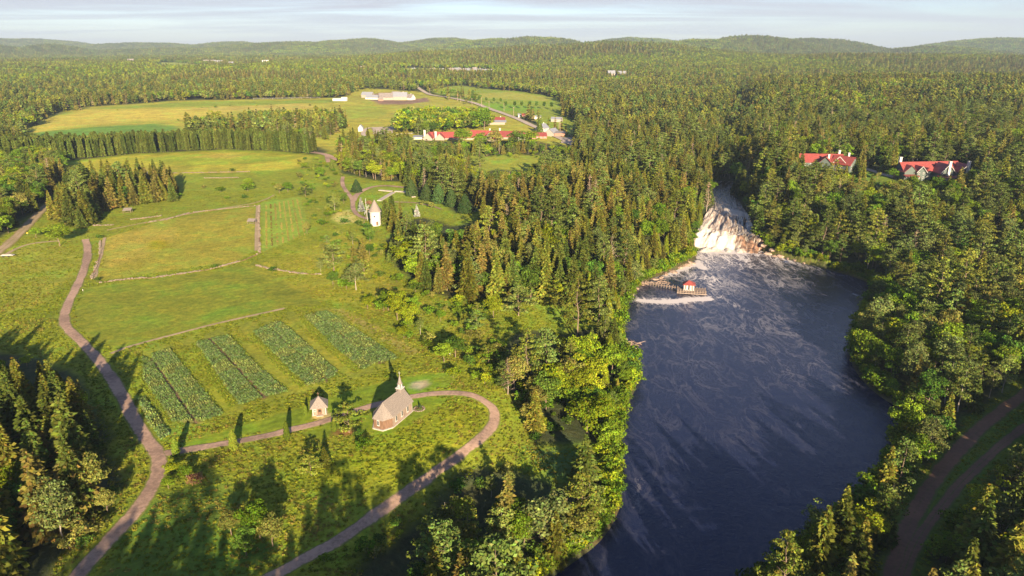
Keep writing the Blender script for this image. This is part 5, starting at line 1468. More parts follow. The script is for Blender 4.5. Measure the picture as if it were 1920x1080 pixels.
# ------------------------------------------------------------------ tall meadow growth, crops
def tuft(seed, col, n=22, r0=.55, h=.5, size=.2, up=(.8, 2.6), var=.14):
    r = np.random.default_rng(seed)
    a, q = r.random(n) * 6.28, r0 * r.random(n) ** .5
    C = np.stack([np.cos(a) * q, np.sin(a) * q, h * r.uniform(.25, 1, n) * (1 - .4 * q / r0)], -1)
    nn = unit(np.stack([np.cos(a), np.sin(a), r.uniform(*up, n)], -1) + .5 * r.normal(size=(n, 3)))
    u = unit(np.cross(nn, rand_dirs(r, n))); w = np.cross(nn, u)
    s = size * r.uniform(.6, 1.4, (n, 1))
    V, F = cards(C, u * s, w * s * .7)
    return V, F, tone(r, n, col, var)
TUFTS = [make_mesh('tuft_shape', *tuft(300 + i, c), [M_LEAF]) for i, c in enumerate(((.135, .155, .012), (.115, .148, .013), (.160, .160, .018), (.195, .160, .034), (.150, .168, .014)))]
CROPS = [make_mesh('crop_shape', *tuft(320 + i, c, 26, .5, .95, .22, (1.6, 3.6), .12), [M_LEAF]) for i, c in enumerate(((.130, .190, .055), (.150, .200, .048), (.155, .195, .070), (.165, .195, .055), (.175, .215, .022), (.150, .195, .020)))]
MOWN = [W(p) for p in ([(160, 540), (330, 518), (470, 496), (545, 530), (606, 572), (540, 574), (430, 600), (300, 632), (215, 655), (150, 620), (140, 585)],
                       [(320, 838), (430, 806), (560, 765), (700, 720), (800, 700), (870, 700), (835, 726), (700, 752), (610, 782), (540, 800), (400, 828)],
                       [(560, 812), (700, 775), (790, 745), (840, 748), (815, 768), (780, 790), (730, 816), (690, 816), (640, 815), (600, 822)],
                       [(490, 380), (562, 368), (578, 425), (545, 452), (492, 472)],
                       [(120, 330), (128, 305), (250, 291), (420, 283), (586, 292), (575, 310), (520, 326), (300, 334), (190, 338), (140, 340)])]
def meadow():
    x, y = grid_points(-330, 260, 118, 560, 1.0, (10, .78))
    fade = 1 - .80 * smooth((y - 200) / 280)
    k = r_.random(len(x)) < fade * (.30 + 1.1 * fbm(x, y, 10, 3, 95)) * .9
    x, y = x[k], y[k]
    k = ~clear_mask(x, y)
    for p in MOWN + [CROP]: k &= ~inside(p, x, y)
    for nm, (p, w) in WAYS.items(): k &= seg_dist(p, x, y) > w / 2 + .3
    k &= sdist(RIVER, x, y) > 1.5
    x, y = x[k], y[k]
    t = fbm(x, y, 16, 3, 96)
    # the pasture and hillside are drier, the rest rank and green
    v = np.where(t > .55, r_.choice([2, 4, 3], len(x)), r_.choice([0, 1, 4, 0], len(x)))
    tanp = inside(W([(198, 446), (300, 415), (478, 388), (481, 468), (440, 492), (190, 526)]), x, y)
    v = np.where(tanp, r_.choice([3, 3, 2], len(x)), v)
    # growth under the trees' edge
    points_object('meadow_growth', TUFTS, x, y, height(x, y), r_.uniform(.35, 1.15, len(x)) ** 1.3 * np.where(tanp, .6, 1), v, 'tall grass and weeds of the meadow')
    # mown grass keeps short uneven tufts
    x, y = grid_points(-260, 160, 118, 330, 2.2, (10, .78))
    m = np.zeros(len(x), bool)
    for p in MOWN[:4]: m |= inside(p, x, y)
    m &= r_.random(len(x)) < .35 * fbm(x, y, 7, 2, 97) * 2
    for nm, (p, w) in WAYS.items(): m &= seg_dist(p, x, y) > w / 2 + .5
    x, y = x[m], y[m]
    s = r_.uniform(.25, .5, len(x))
    points_object('short_grass', TUFTS, x, y, height(x, y) - .05, s, r_.choice([0, 1, 4], len(x)), 'short mown grass with small tufts')
    # crops: plants in close rows running along the strips
    X, Y, S, Vv = [], [], [], []
    d0 = unit(W(Z3([(578, 226), (888, 556)]))[1] - W(Z3([(578, 226), (888, 556)]))[0]); n0 = np.array([-d0[1], d0[0]])
    for i, P in enumerate(STRIPS):
        a, b = P @ d0, P @ n0
        g1, g2 = np.meshgrid(np.arange(a.min(), a.max(), .62), np.arange(b.min(), b.max(), .72))
        g1 = g1 + r_.normal(size=g1.shape) * .16; g2 = g2 + r_.normal(size=g2.shape) * .12
        p = g1.ravel()[:, None] * d0 + g2.ravel()[:, None] * n0
        f = fbm(p[:, 0], p[:, 1], 6, 2, 98)
        k = inside(P, p[:, 0], p[:, 1]) & (f > (.24 if i in (4, 6) else .16)) & (r_.random(len(p)) < .96)
        p = p[k]
        X.append(p[:, 0]); Y.append(p[:, 1]); S.append(r_.uniform(.75, 1.15, len(p)) * (1.25 if i == 8 else 1)); Vv.append(np.where(f[k] > .6, 3, r_.choice([0, 0, 1, 2], len(p))))
    for P in [W(Z3(s)) for s in ([(466, 252), (500, 247), (638, 450), (742, 598), (690, 618), (575, 460)], [(786, 202), (820, 187), (978, 350), (1128, 490), (1082, 508), (925, 360)],
                                 [(1076, 112), (1110, 99), (1268, 260), (1438, 400), (1392, 422), (1215, 270)], [(178, 332), (197, 323), (208, 450), (278, 560), (368, 692), (335, 712), (235, 570), (188, 460)],
                                 [(684, 208), (700, 206), (850, 365), (1040, 520), (1020, 526), (840, 372)], [(352, 284), (366, 282), (515, 455), (668, 650), (652, 654), (500, 462)])]:
        a, b = P @ d0, P @ n0
        g1, g2 = np.meshgrid(np.arange(a.min(), a.max(), .7), np.arange(b.min(), b.max(), .7))
        p = (g1 + r_.normal(size=g1.shape) * .2).ravel()[:, None] * d0 + (g2 + r_.normal(size=g2.shape) * .2).ravel()[:, None] * n0
        p = p[inside(P, p[:, 0], p[:, 1]) & (r_.random(len(p)) < .8)]
        X.append(p[:, 0]); Y.append(p[:, 1]); S.append(r_.uniform(.4, .7, len(p))); Vv.append(r_.choice([4, 4, 5], len(p)))
    x, y = grid_points(CROP[:, 0].min(), CROP[:, 0].max(), CROP[:, 1].min(), CROP[:, 1].max(), .95)
    lane = fbm((x * d0[1] - y * d0[0]) * 1.0, (x * d0[0] + y * d0[1]) * .12, 3.2, 3, 92)
    k = inside(CROP, x, y) & (lane > .5) & (r_.random(len(x)) < .8); x, y = x[k], y[k]
    for P in STRIPS: k = ~inside(P, x, y); x, y = x[k], y[k]
    points_object('strip_weeds', TUFTS, x, y, height(x, y), r_.uniform(.4, .9, len(x)), r_.choice([0, 1, 4, 2], len(x)), 'weeds and grass between the crop strips')
    X, Y, S, Vv = map(np.concatenate, (X, Y, S, Vv))
    points_object('crop_plants', CROPS, X, Y, height(X, Y), S, Vv, 'green crop growing in parallel strips beside the chapel')
    # windrows on the hay rows field
    hm = simple('cut_hay', (.20, .165, .05), .95, 3, .3)
    for k in range(8):
        t0 = k / 7
        a = W([(499 + 58 * t0, 384 - 10 * t0)])[0]; b = W([(500 + 72 * t0, 466 - 24 * t0)])[0]
        p = resample(np.array([a, b]), 1.2)
        rr = tuft_row(p, 400 + k)
        o = link('windrow', rr); tag(o, 'line of cut hay, %s from the left in the striped field' % ('first', 'second', 'third', 'fourth', 'fifth', 'sixth', 'seventh', 'eighth')[k], 'windrow', 'cut hay lines in the striped field')
def tuft_row(p, seed):
    r = np.random.default_rng(seed); n = len(p) * 14
    t = r.random(n) * (len(p) - 1); i = t.astype(int); q = p[i] + (p[np.minimum(i + 1, len(p) - 1)] - p[i]) * (t - i)[:, None]
    keep = fbm(q[:, 0] + seed, q[:, 1], 4, 2, 99) > .40; q = q[keep]; n = len(q)
    q = q + r.normal(size=(n, 2)) * .30
    C = np.stack([q[:, 0], q[:, 1], height(q[:, 0], q[:, 1]) + r.uniform(.02, .3, n)], -1)
    nn = unit(r.normal(size=(n, 3)) + (0, 0, .8)); u = unit(np.cross(nn, rand_dirs(r, n))); w = np.cross(nn, u)
    V, F = cards(C, u * .3, w * .2)
    return make_mesh('windrow', V, F, tone(r, n, (.16, .135, .035), .2), [M_LEAF])
meadow()
flush_labels()
# ------------------------------------------------------------------ buildings
M_WOOD = simple('weathered_boards', (.21, .155, .12), .85, 5, .35, .3, (1, 1, .15))
M_WOOD2 = simple('brown_boards', (.13, .075, .048), .85, 5, .35, .3, (1, 1, .15))
M_SHAKE = simple('grey_shingles', (.185, .155, .135), .9, 4, .28, .4)
M_CONC = simple('pale_stone', (.34, .29, .25), .9, 3, .2)
M_WHITE = simple('white_plaster', (.44, .415, .385), .8, 1, .06, .1)
M_TRIM = simple('white_trim', (.40, .385, .36), .6, 2, .08)
M_GLASS = simple('window_glass', (.02, .025, .03), .08, 1, .1)
M_DARK = simple('dark_opening', (.03, .025, .022), .8, 1, .1)
M_REDR = simple('red_metal_roof', (.205, .046, .040), .5, 1.2, .22)
M_REDD = simple('deep_red_roof', (.17, .040, .036), .55, 1.2, .2)
M_TIN = simple('pale_metal_roof', (.20, .205, .23), .42, 1.5, .18)
M_RUST = simple('worn_metal_roof', (.18, .155, .145), .6, .5, .3)
M_SIDE = simple('grey_green_siding', (.075, .095, .085), .8, 3, .2, .2, (.1, .1, 6))
M_CREAM = simple('cream_siding', (.25, .21, .17), .8, 2, .1)
M_PINKW = simple('faded_red_boards', (.26, .14, .10), .85, 2, .25)
M_GREY = simple('grey_boards', (.28, .25, .22), .85, 3, .3)
M_ROCK = simple('rock', (.20, .135, .10), .85, 1.2, .4, .6, col2=(.30, .215, .165))
M_STONE = simple('field_stone', (.17, .135, .10), .9, 1.5, .35, .4)

def rot2(x, y, a): return x * math.cos(a) - y * math.sin(a), x * math.sin(a) + y * math.cos(a)
def window(parent, x, y, z, w, h, ang, pane=True, mat=None):
    """window on a wall whose outward direction is ang (local), centre x, y, z"""
    f = MB(); f.box(0, 0, 0, w, .12, h)
    o = f.build('window', mat or M_TRIM, parent, (x, y, z), ang + math.pi / 2)
    if pane:
        p = MB()
        for sx in (-.25, .25):
            p.box(sx * w * .86, -.07, 0, w * .30, .05, h * .70)
        p.build('pane', M_GLASS, o)
    return o
def wing(t, cx, cy, z0, L, Wd, h, rise, a, wm, rm, over=.5, hip=0.0, wins=0, storeys=1, gable_w=0, th=.22, both=False):
    """a gabled or hipped wing; ridge along direction a, front side is -90 degrees from the ridge"""
    def P(x, y, z): q = rot2(x, y, a); return (cx + q[0], cy + q[1], z)
    l, w = L / 2, Wd / 2
    b = MB()
    hp = hip
    top = h + rise
    b.poly([P(-l, -w, z0 - .8), P(l, -w, z0 - .8), P(l, w, z0 - .8), P(-l, w, z0 - .8), P(-l, -w, z0 + h), P(l, -w, z0 + h), P(l, w, z0 + h), P(-l, w, z0 + h),
            P(-l + hp, 0, z0 + top - .05), P(l - hp, 0, z0 + top - .05)],
           [(3, 2, 1, 0), (0, 1, 5, 4), (2, 3, 7, 6), (1, 2, 6, 9, 5) if hp < .01 else (1, 2, 6, 5), (3, 0, 4, 8, 7) if hp < .01 else (3, 0, 4, 7)] + ([] if hp < .01 else [(4, 5, 6, 7)]))
    wall = b.build('wall', wm, t)
    r = MB(); o = over; k = rise / w
    e = z0 + h - o * k + .12
    if hp < .01:
        r.slab_roof([P(-l - o, -w - o, e), P(l + o, -w - o, e), P(l + o, 0, z0 + top + .12), P(-l - o, 0, z0 + top + .12)], th)
        r.slab_roof([P(l + o, w + o, e), P(-l - o, w + o, e), P(-l - o, 0, z0 + top + .12), P(l + o, 0, z0 + top + .12)], th)
    else:
        r.slab_roof([P(-l - o, -w - o, e), P(l + o, -w - o, e), P(l - hp, 0, z0 + top + .12), P(-l + hp, 0, z0 + top + .12)], th)
        r.slab_roof([P(l + o, w + o, e), P(-l - o, w + o, e), P(-l + hp, 0, z0 + top + .12), P(l - hp, 0, z0 + top + .12)], th)
        r.slab_roof([P(l + o, -w - o, e), P(l + o, w + o, e), P(l - hp, 0, z0 + top + .12)], th)
        r.slab_roof([P(-l - o, w + o, e), P(-l - o, -w - o, e), P(-l + hp, 0, z0 + top + .12)], th)
    r.build('roof', rm, t)
    for s in range(storeys):
        hz = z0 + h * (s + .55) / storeys
        for i in range(wins):
            x = -l + L * (i + .5) / wins
            q = P(x, -w - .03, 0); window(t, q[0], q[1], hz, min(1.3, L / wins * .5), 1.5 if h > 3 else 1.0, a - math.pi / 2 + 0)
            if both:
                q = P(x, w + .03, 0); window(t, q[0], q[1], hz, 1.2, 1.4, a + math.pi / 2)
        for i in range(gable_w):
            y = -w + Wd * (i + .5) / gable_w
            for sgn in (-1, 1):
                q = P(sgn * (l + .03), y, 0); window(t, q[0], q[1], hz, 1.1, 1.4, a + (0 if sgn > 0 else math.pi))
    return wall
def chimney(t, x, y, z0, z1, s=1.2, mat=None):
    MB().box(x, y, (z0 + z1) / 2, s, s, z1 - z0).box(x, y, z1 + .12, s * 1.25, s * 1.25, .24).build('chimney', mat or M_WHITE, t)
def site(px, py): p = at([px], [py])[0]; return float(p[0]), float(p[1]), float(p[2])

# ---- the wooden chapel
def chapel():
    Wd, L, h, rise = 6.6, 11.0, 3.6, 3.7
    A = site(737, 801)
    ang = math.atan2(.912, .41)                       # nave direction, apse end towards the camera
    ca, sa = math.cos(ang), math.sin(ang)
    # A is the right apse corner; local x runs towards the front with the steeple, y to the left
    cx, cy = A[0] - sa * Wd / 2, A[1] + ca * Wd / 2
    z = float(height(np.array([cx + ca * 5]), np.array([cy + sa * 5]))[0]) + .25
    t = empty('wooden_chapel', (cx, cy, z), ang, 'small weathered wooden chapel with shingled roof and pointed steeple by the lane', 'chapel')
    w = Wd / 2
    apse = [(0, w), (-w * math.sin(R(60)), w * .5), (-w * math.sin(R(60)), -w * .5), (0, -w)]
    out = [(L, -w), (L, w)] + apse
    k = 1.13
    MB().prism([((x - L / 2) * 1.06 + L / 2, y * k) for x, y in out], -1.2, .05).build('foundation', M_CONC, t)
    # nave walls
    MB().poly([(0, -w, 0), (L, -w, 0), (L, w, 0), (0, w, 0), (0, -w, h), (L, -w, h), (L, w, h), (0, w, h), (L, 0, h + rise)],
              [(0, 1, 5, 4), (2, 3, 7, 6), (1, 2, 6, 8, 5), (3, 2, 1, 0), (4, 5, 6, 7), (3, 0, 4, 7)]).build('wall', M_WOOD, t)
    ap = MB(); pts = [apse[0], apse[1], apse[2], apse[3]]
    P = [(x - .002, y, 0) for x, y in pts] + [(x - .002, y, h) for x, y in pts]
    ap.poly(P, [(i, i + 1, 4 + i + 1, 4 + i) for i in range(3)] + [(4, 5, 6, 7)]).build('apse_wall', M_WOOD2, t)
    # roof: two nave slopes, three apse facets, each a piece
    o = .42; ez = h - o * rise / w + .1; top = h + rise + .15
    def facet(quad, th=.16): MB().slab_roof(quad, th).build('roof', M_SHAKE, t)
    facet([(0, -w - o, ez), (L + o, -w - o, ez), (L + o, 0, top), (0, 0, top)])
    facet([(L + o, w + o, ez), (0, w + o, ez), (0, 0, top), (L + o, 0, top)])
    e = [(x * (1 + o / w) - .0, y * (1 + o / w)) for x, y in apse]
    for i in range(3):
        facet([(e[i][0] - .004, e[i][1], ez), (e[i + 1][0] - .004, e[i + 1][1], ez), (-.004, 0, top)])
    # shingle courses show as faint ledges
    for s in (-1, 1):
        c = MB()
        for q in range(1, 11):
            f = q / 11
            y0 = s * (w + o) * (1 - f); zz = ez + (top - ez) * f
            c.box(L / 2, y0, zz + .03, L + .7, .10, .05)
        c.build('shingle_course', M_SHAKE, t, kind='stuff')
    MB().bar((-.1, 0, top + .02), (L + o, 0, top + .02), .10, n=5).build('ridge_cap', M_SHAKE, t)
    # windows on the long sides, one in the apse
    for x in (1.9, 5.2, 8.4):
        for s in (-1, 1): window(t, x, s * (w + .02), 1.9, 1.0, 2.3, s * math.pi / 2)
    ma = (apse[2][0] + apse[1][0]) / 2 - .02
    q = ((apse[1][0] + apse[0][0]) / 2, (apse[1][1] + apse[0][1]) / 2)
    window(t, ma, 0, 1.9, .9, 2.0, math.pi)
    window(t, q[0] - .02, q[1] + .02, 1.9, .8, 2.0, math.atan2(math.cos(R(30)), -math.sin(R(30))))
    MB().box(L + .03, 0, 1.25, .1, 1.5, 2.5).build('door', M_WOOD2, t)
    for s in (-1, 1):
        MB().box(L + .02, s * (w - .1), h / 2, .16, .22, h).build('corner_board', M_TRIM, t)
    # step in front
    MB().box(L + .9, 0, -.02, 1.5, 2.4, .2).build('step', M_CONC, t)
    # steeple
    st = empty('steeple', (L - 1.2, 0, h + rise - .6)); st.parent = t
    MB().box(0, 0, .55, 1.9, 1.9, 1.5).build('tower_base', M_SHAKE, st)
    MB().box(0, 0, 1.40, 2.3, 2.3, .14, taper=.9).build('tower_cornice', M_TRIM, st)
    b = MB()
    for k2 in range(8):
        a = R(45 * k2 + 22.5); b.bar((math.cos(a) * .62, math.sin(a) * .62, 1.45), (math.cos(a) * .62, math.sin(a) * .62, 2.7), .10, n=5)
    b.build('belfry_posts', M_TRIM, st)
    MB().bar((0, 0, 1.7), (0, 0, 2.3), .34, .16, 8).build('bell', M_DARK, st)
    MB().bar((0, 0, 2.7), (0, 0, 2.86), .95, .8, 8).bar((0, 0, 2.86), (0, 0, 5.6), .72, .05, 8).build('spire', M_SHAKE, st)
    MB().bar((0, 0, 5.5), (0, 0, 6.9), .05, n=5).box(0, 0, 6.35, .08, .7, .08).build('cross', M_TRIM, st)
chapel()

# ---- the wayside shrine
def shrine():
    x, y, z = site(597, 777)
    y += 1.6
    t = empty('wayside_shrine', (x, y, z + .1), R(14), 'small square wooden shrine with pyramid roof and cross beside the lane', 'shrine')
    s, h = 4.1, 3.0
    MB().box(0, 0, -.4, s + .5, s + .5, .9).build('foundation', M_CONC, t)
    MB().box(0, 0, h / 2 + .05, s, s, h).build('wall', M_WOOD, t)
    r = MB(); e = s / 2 + .75; ez = h - .35
    c = [(-e, -e), (e, -e), (e, e), (-e, e)]
    for i in range(4):
        a, b = c[i], c[(i + 1) % 4]
        MB().slab_roof([(a[0], a[1], ez), (b[0], b[1], ez), (0, 0, h + 2.6)], .14).build('roof', M_SHAKE, t)
    MB().bar((0, 0, h + 2.4), (0, 0, h + 4.0), .07, n=5).box(0, 0, h + 3.5, .8, .09, .09).build('cross', M_WOOD2, t)
    d = MB().box(.1, -s / 2 - .04, 1.1, 1.3, .1, 2.1).build('door', M_WOOD2, t)
    MB().box(.1, -.06, .3, .8, .06, .7).build('pane', M_GLASS, d, (0, -s / 2, 1.1))
    window(t, -1.35, -s / 2 - .03, 1.7, .7, .9, -math.pi / 2)
    for k in (-1, 1): MB().box(k * (s / 2 - .08), -s / 2 - .03, h / 2, .16, .12, h).build('corner_board', M_TRIM, t)
    MB().box(.1, -s / 2 - .6, .02, 2.2, 1.0, .16).build('step', M_CONC, t)
shrine()

# ---- windmill
def windmill():
    x, y, z = site(703, 424)
    y += 3.0
    t = empty('windmill', (x, y, z), 0, 'round white windmill tower with grey conical roof on the hillside', 'windmill')
    n = 28
    def ring(r0, z0, r1, z1):
        V = [(r0 * math.cos(2 * math.pi * i / n), r0 * math.sin(2 * math.pi * i / n), z0) for i in range(n)] + [(r1 * math.cos(2 * math.pi * i / n), r1 * math.sin(2 * math.pi * i / n), z1) for i in range(n)]
        return V, [(i, (i + 1) % n, n + (i + 1) % n, n + i) for i in range(n)] + [tuple(range(n))[::-1], tuple(range(n, 2 * n))]
    MB().poly(*ring(3.5, -1.5, 3.35, 9.4)).build('tower', M_WHITE, t)
    MB().poly(*ring(4.15, 9.2, .12, 16.8)).build('roof', M_SHAKE, t)
    MB().poly(*ring(4.25, 9.0, 4.2, 9.25)).build('eave', M_TRIM, t)
    def on(a, zz, w, h, nm, mat, r=3.45): return MB().box(math.cos(a) * r, math.sin(a) * r, zz, .25, w, h, a).build(nm, mat, t)
    on(R(-88), 6.4, .9, 1.0, 'window', M_DARK); on(R(-62), 1.7, 1.4, 2.6, 'door', M_WOOD2, 3.52); on(R(-150), 4.2, .8, 1.0, 'window', M_DARK)
    # sails turned to the left, seen edge on
    hub = MB().bar((-3.0, 0, 10.6), (-5.6, 0, 10.2), .28, .22, 8).build('axle', M_WOOD, t)
    for k in range(4):
        a = R(90 * k + 4)
        s = MB(); d = np.array([0, math.cos(a), math.sin(a)]); p = np.array([-5.4, 0, 10.2]); q = np.array([0, -math.sin(a), math.cos(a)])
        s.bar(p, p + d * 7.6, .13, .09, 5)
        for j in range(6): s.bar(p + d * (2 + j * 1.05) - q * .1, p + d * (2 + j * 1.05) + q * 1.2, .05, n=4)
        s.bar(p + d * 2 + q * 1.2, p + d * 7.25 + q * 1.2, .05, n=4)
        s.build('sail', M_TRIM, t)
    MB().bar((-3.2, .8, 13.5), (-8.2, .6, .2), .11, .09, 5).build('tail_pole', M_WOOD, t)
windmill()

# ---- terrace walk by the windmill
def slab_walk(pts, w, label):
    p = resample(W(pts), 1.5)
    tt = np.gradient(p, axis=0); nn = unit(np.stack([-tt[:, 1], tt[:, 0]], -1))
    L_, R__ = p + nn * w / 2, p - nn * w / 2
    m = MB()
    zc = height(p[:, 0], p[:, 1]) + .55
    V = []
    for i in range(len(p)):
        V += [(L_[i, 0], L_[i, 1], zc[i]), (R__[i, 0], R__[i, 1], zc[i]), (L_[i, 0], L_[i, 1], zc[i] - 1.1), (R__[i, 0], R__[i, 1], zc[i] - 1.1)]
    F = []
    for i in range(len(p) - 1):
        a, b = 4 * i, 4 * i + 4
        F += [(a, a + 1, b + 1, b), (a + 2, b + 2, b + 3, a + 3), (a, b, b + 2, a + 2), (a + 1, a + 3, b + 3, b + 1)]
    F += [(0, 2, 3, 1), (len(V) - 4, len(V) - 3, len(V) - 1, len(V) - 2)]
    o = m.poly(V, F).build('terrace_walk', M_CONC)
    tag(o, label, 'terrace')
slab_walk([(711, 377), (724, 369), (738, 361)], 3.4, 'pale stone terrace walk slanting down behind the windmill')
slab_walk([(711, 357), (728, 358.5), (735, 359)], 2.6, 'pale stone terrace walk, left arm of the cross behind the windmill')
slab_walk([(741, 359), (756, 360), (766, 363), (776, 370)], 3.0, 'pale stone terrace walk curving right in front of the clipped cedars')

# ---- small roofed shelters and signs
def shelter(name, px, py, L, Wd, h, label, rz=0.0, mat=None, cat='shelter'):
    x, y, z = site(px, py)
    t = empty(name, (x, y, z), rz, label, cat)
    for sx in (-1, 1):
        for sy in (-1, 1): MB().bar((sx * (L / 2 - .3), sy * (Wd / 2 - .3), -.5), (sx * (L / 2 - .3), sy * (Wd / 2 - .3), h), .11, n=5).build('post', M_WOOD, t)
    MB().slab_roof([(-L / 2, -Wd / 2, h - .5), (L / 2, -Wd / 2, h - .5), (L / 2, Wd / 2, h + .7), (-L / 2, Wd / 2, h + .7)], .18).build('roof', mat or M_SHAKE, t)
    MB().box(0, .3, .45, L * .6, .5, .12).build('bench', M_WOOD, t)
shelter('open_shelter', 240, 399, 5.6, 3.6, 2.6, 'open picnic shelter with grey roof below the spruce grove', R(8))
shelter('open_shelter', 472, 420, 5.0, 3.2, 2.7, 'open wooden shelter at the right end of the tan pasture', R(-4))
def field_sign():
    x, y, z = site(274, 328)
    t = empty('notice_board', (x, y, z), 0, 'pale notice board on legs at the edge of the hay field', 'sign')
    MB().box(0, 0, 2.0, 4.2, .35, 1.4).build('board', M_TRIM, t)
    for s in (-1, 1): MB().bar((s * 1.5, 0, -.4), (s * 1.5, 0, 1.4), .12, n=5).build('post', M_WOOD, t)
    MB().slab_roof([(-2.5, -.7, 2.7), (2.5, -.7, 2.7), (2.5, .7, 3.0), (-2.5, .7, 3.0)], .12).build('roof', M_WOOD, t)
field_sign()
def trailer():
    x, y, z = site(15, 481)
    t = empty('flat_trailer', (x, y, z), R(6), 'low pale flat trailer parked in the rough meadow at the left edge', 'trailer')
    MB().box(0, 0, .85, 6.6, 2.2, .22).build('deck', M_TRIM, t)
    MB().box(-.3, .2, 1.15, 5.2, 1.3, .35).build('load', M_GREY, t)
    for s in (-1, 1):
        for q in (-1, .4):
            MB().bar((q * 2, s * 1.02, .42), (q * 2, s * 1.22, .42), .42, n=10).build('wheel', M_DARK, t)
    MB().bar((3.3, 0, .7), (4.6, 0, .5), .08, n=5).build('drawbar', M_DARK, t)
trailer()
def marker(px, py, label, mat, h=1.6, w=.5):
    x, y, z = site(px, py)
    t = empty('trail_sign', (x, y, z), R(10), label, 'sign')
    MB().bar((0, 0, -.3), (0, 0, h), .06, n=5).build('post', M_WOOD, t)
    MB().box(0, -.06, h - .2, w, .06, .5).build('panel', mat, t)
M_YEL = simple('yellow_paint', (.60, .42, .05), .6, 1, .1)
marker(248, 829, 'small yellow sign at the left edge of the gravel road above the fork', M_YEL, 1.7, .9)
marker(148, 414, 'small yellow panel sign by the spruce grove corner', M_YEL, 2.6, 3.0)
marker(52, 441, 'tiny yellow marker beside the smaller round tree', M_YEL, 1.6, .9)
marker(156, 548, 'thin white marker post beside the gravel road', M_TRIM, 1.4, .35)
marker(844, 667, 'small white marker on the slope above the lane', M_TRIM, 1.2, .7)
# boulder and flower bed
def flower_bed():
    x, y, z = site(786, 767)
    t = empty('flower_bed', (x, y, z), 0, 'round flower bed edged with stones in front of the chapel', 'flower bed')
    b = MB()
    for k in range(18):
        a = 2 * math.pi * k / 18
        b.box(math.cos(a) * 1.7, math.sin(a) * 1.7, .12, .5, .38, .34, a + .5 * math.sin(k * 3), .8)
    b.build('edging_stones', M_STONE, t, kind='stuff')
    MB().prism([(math.cos(2 * math.pi * k / 16) * 1.55, math.sin(2 * math.pi * k / 16) * 1.55) for k in range(16)], -.3, .12).build('soil', M_SOIL, t)
    V, F, c = tuft(555, (.09, .13, .03), 60, 1.2, .7, .2); link('plants', make_mesh('plants', V, F, c, [M_LEAF]), t)['kind'] = 'stuff'
    V, F, c = cedar(556, 1.7, .5, (.05, .08, .03), .12, 300); link('dwarf_conifer', make_mesh('dwarf_conifer', V, F, c, [M_LEAF]), t, (.3, .4, 0))
flower_bed()

# ---- stones
def rock_mesh(seed, mat=None):
    r = np.random.default_rng(seed)
    bm_v, bm_f = [], []
    n, m = 8, 5
    for j in range(m + 1):
        ph = math.pi * j / m
        for i in range(n):
            a = 2 * math.pi * i / n
            q = 1 + r.normal() * .14
            bm_v.append((math.sin(ph) * math.cos(a) * q, math.sin(ph) * math.sin(a) * q * .75, math.cos(ph) * .5 * q))
    for j in range(m):
        for i in range(n): bm_f.append((j * n + i, (j + 1) * n + i, (j + 1) * n + (i + 1) % n, j * n + (i + 1) % n))
    return make_mesh('rock', np.array(bm_v), np.array(bm_f), None, [mat or M_ROCK])
ROCKS = [rock_mesh(s) for s in range(5)]
def rocks(px, py, size, label, group, z=None):
    pass
rock_spots = [(1262, 509, 3.2), (1275, 502, 2.6), (1286, 497, 3.6), (1296, 493, 2.6), (1248, 514, 2.8), (1240, 520, 2.2), (1228, 523, 2.4), (1214, 529, 2.0), (1203, 532, 2.0), (1222, 531, 1.7),
              (1293, 485, 2.6), (1301, 480, 2.2), (1195, 541, 1.6), (1186, 553, 1.2), (1440, 476, 3.4), (1452, 480, 2.6), (1463, 481, 3.0), (1477, 485, 2.0), (1490, 488, 1.8), (1430, 466, 3.6),
              (1438, 460, 3.0), (1447, 470, 2.8), (1424, 452, 3.2), (1420, 440, 3.0), (1508, 493, 1.3), (1340, 392, 2.6), (1331, 402, 2.4), (1322, 420, 2.6), (1311, 436, 2.6), (1410, 428, 2.6), (1404, 418, 2.2),
              (1171, 636, 1.6), (1180, 655, 2.0), (1190, 653, 1.6), (1164, 641, 1.3), (1183, 556, 1.2), (1174, 590, 1.0)]
RK = []
for i, (px, py, s) in enumerate(rock_spots):
    p = on_plane(px, py, POOL_Z + .3)
    near_fall = py < 460 and px < 1430
    zz = float(height(np.array([p[0]]), np.array([p[1]]))[0])
    if near_fall or py < 475:
        q = site(px, py); p, zz = (q[0], q[1]), q[2] + .3
    o = link('rock', ROCKS[i % 5], None, (float(p[0]), float(p[1]), max(zz, POOL_Z) + .1), random.uniform(0, 6))
    o.scale = (s * random.uniform(.8, 1.1), s * random.uniform(.7, 1.0), s * random.uniform(.5, .8))
    w, nme, q = place_words(px, py)
    RK.append((o, w, nme, q))

_b = {}
for o, w, nme, q in RK: _b.setdefault((w, nme), []).append((q, o))
for (w, nme), L_ in _b.items():
    L_.sort(key=lambda t: t[0])
    for i, (q, o) in enumerate(L_): tag(o, 'tan shore rock %s the %s, %s to it' % (w, nme, ORD[min(i, 11)]), 'rock', 'rocks along the water')

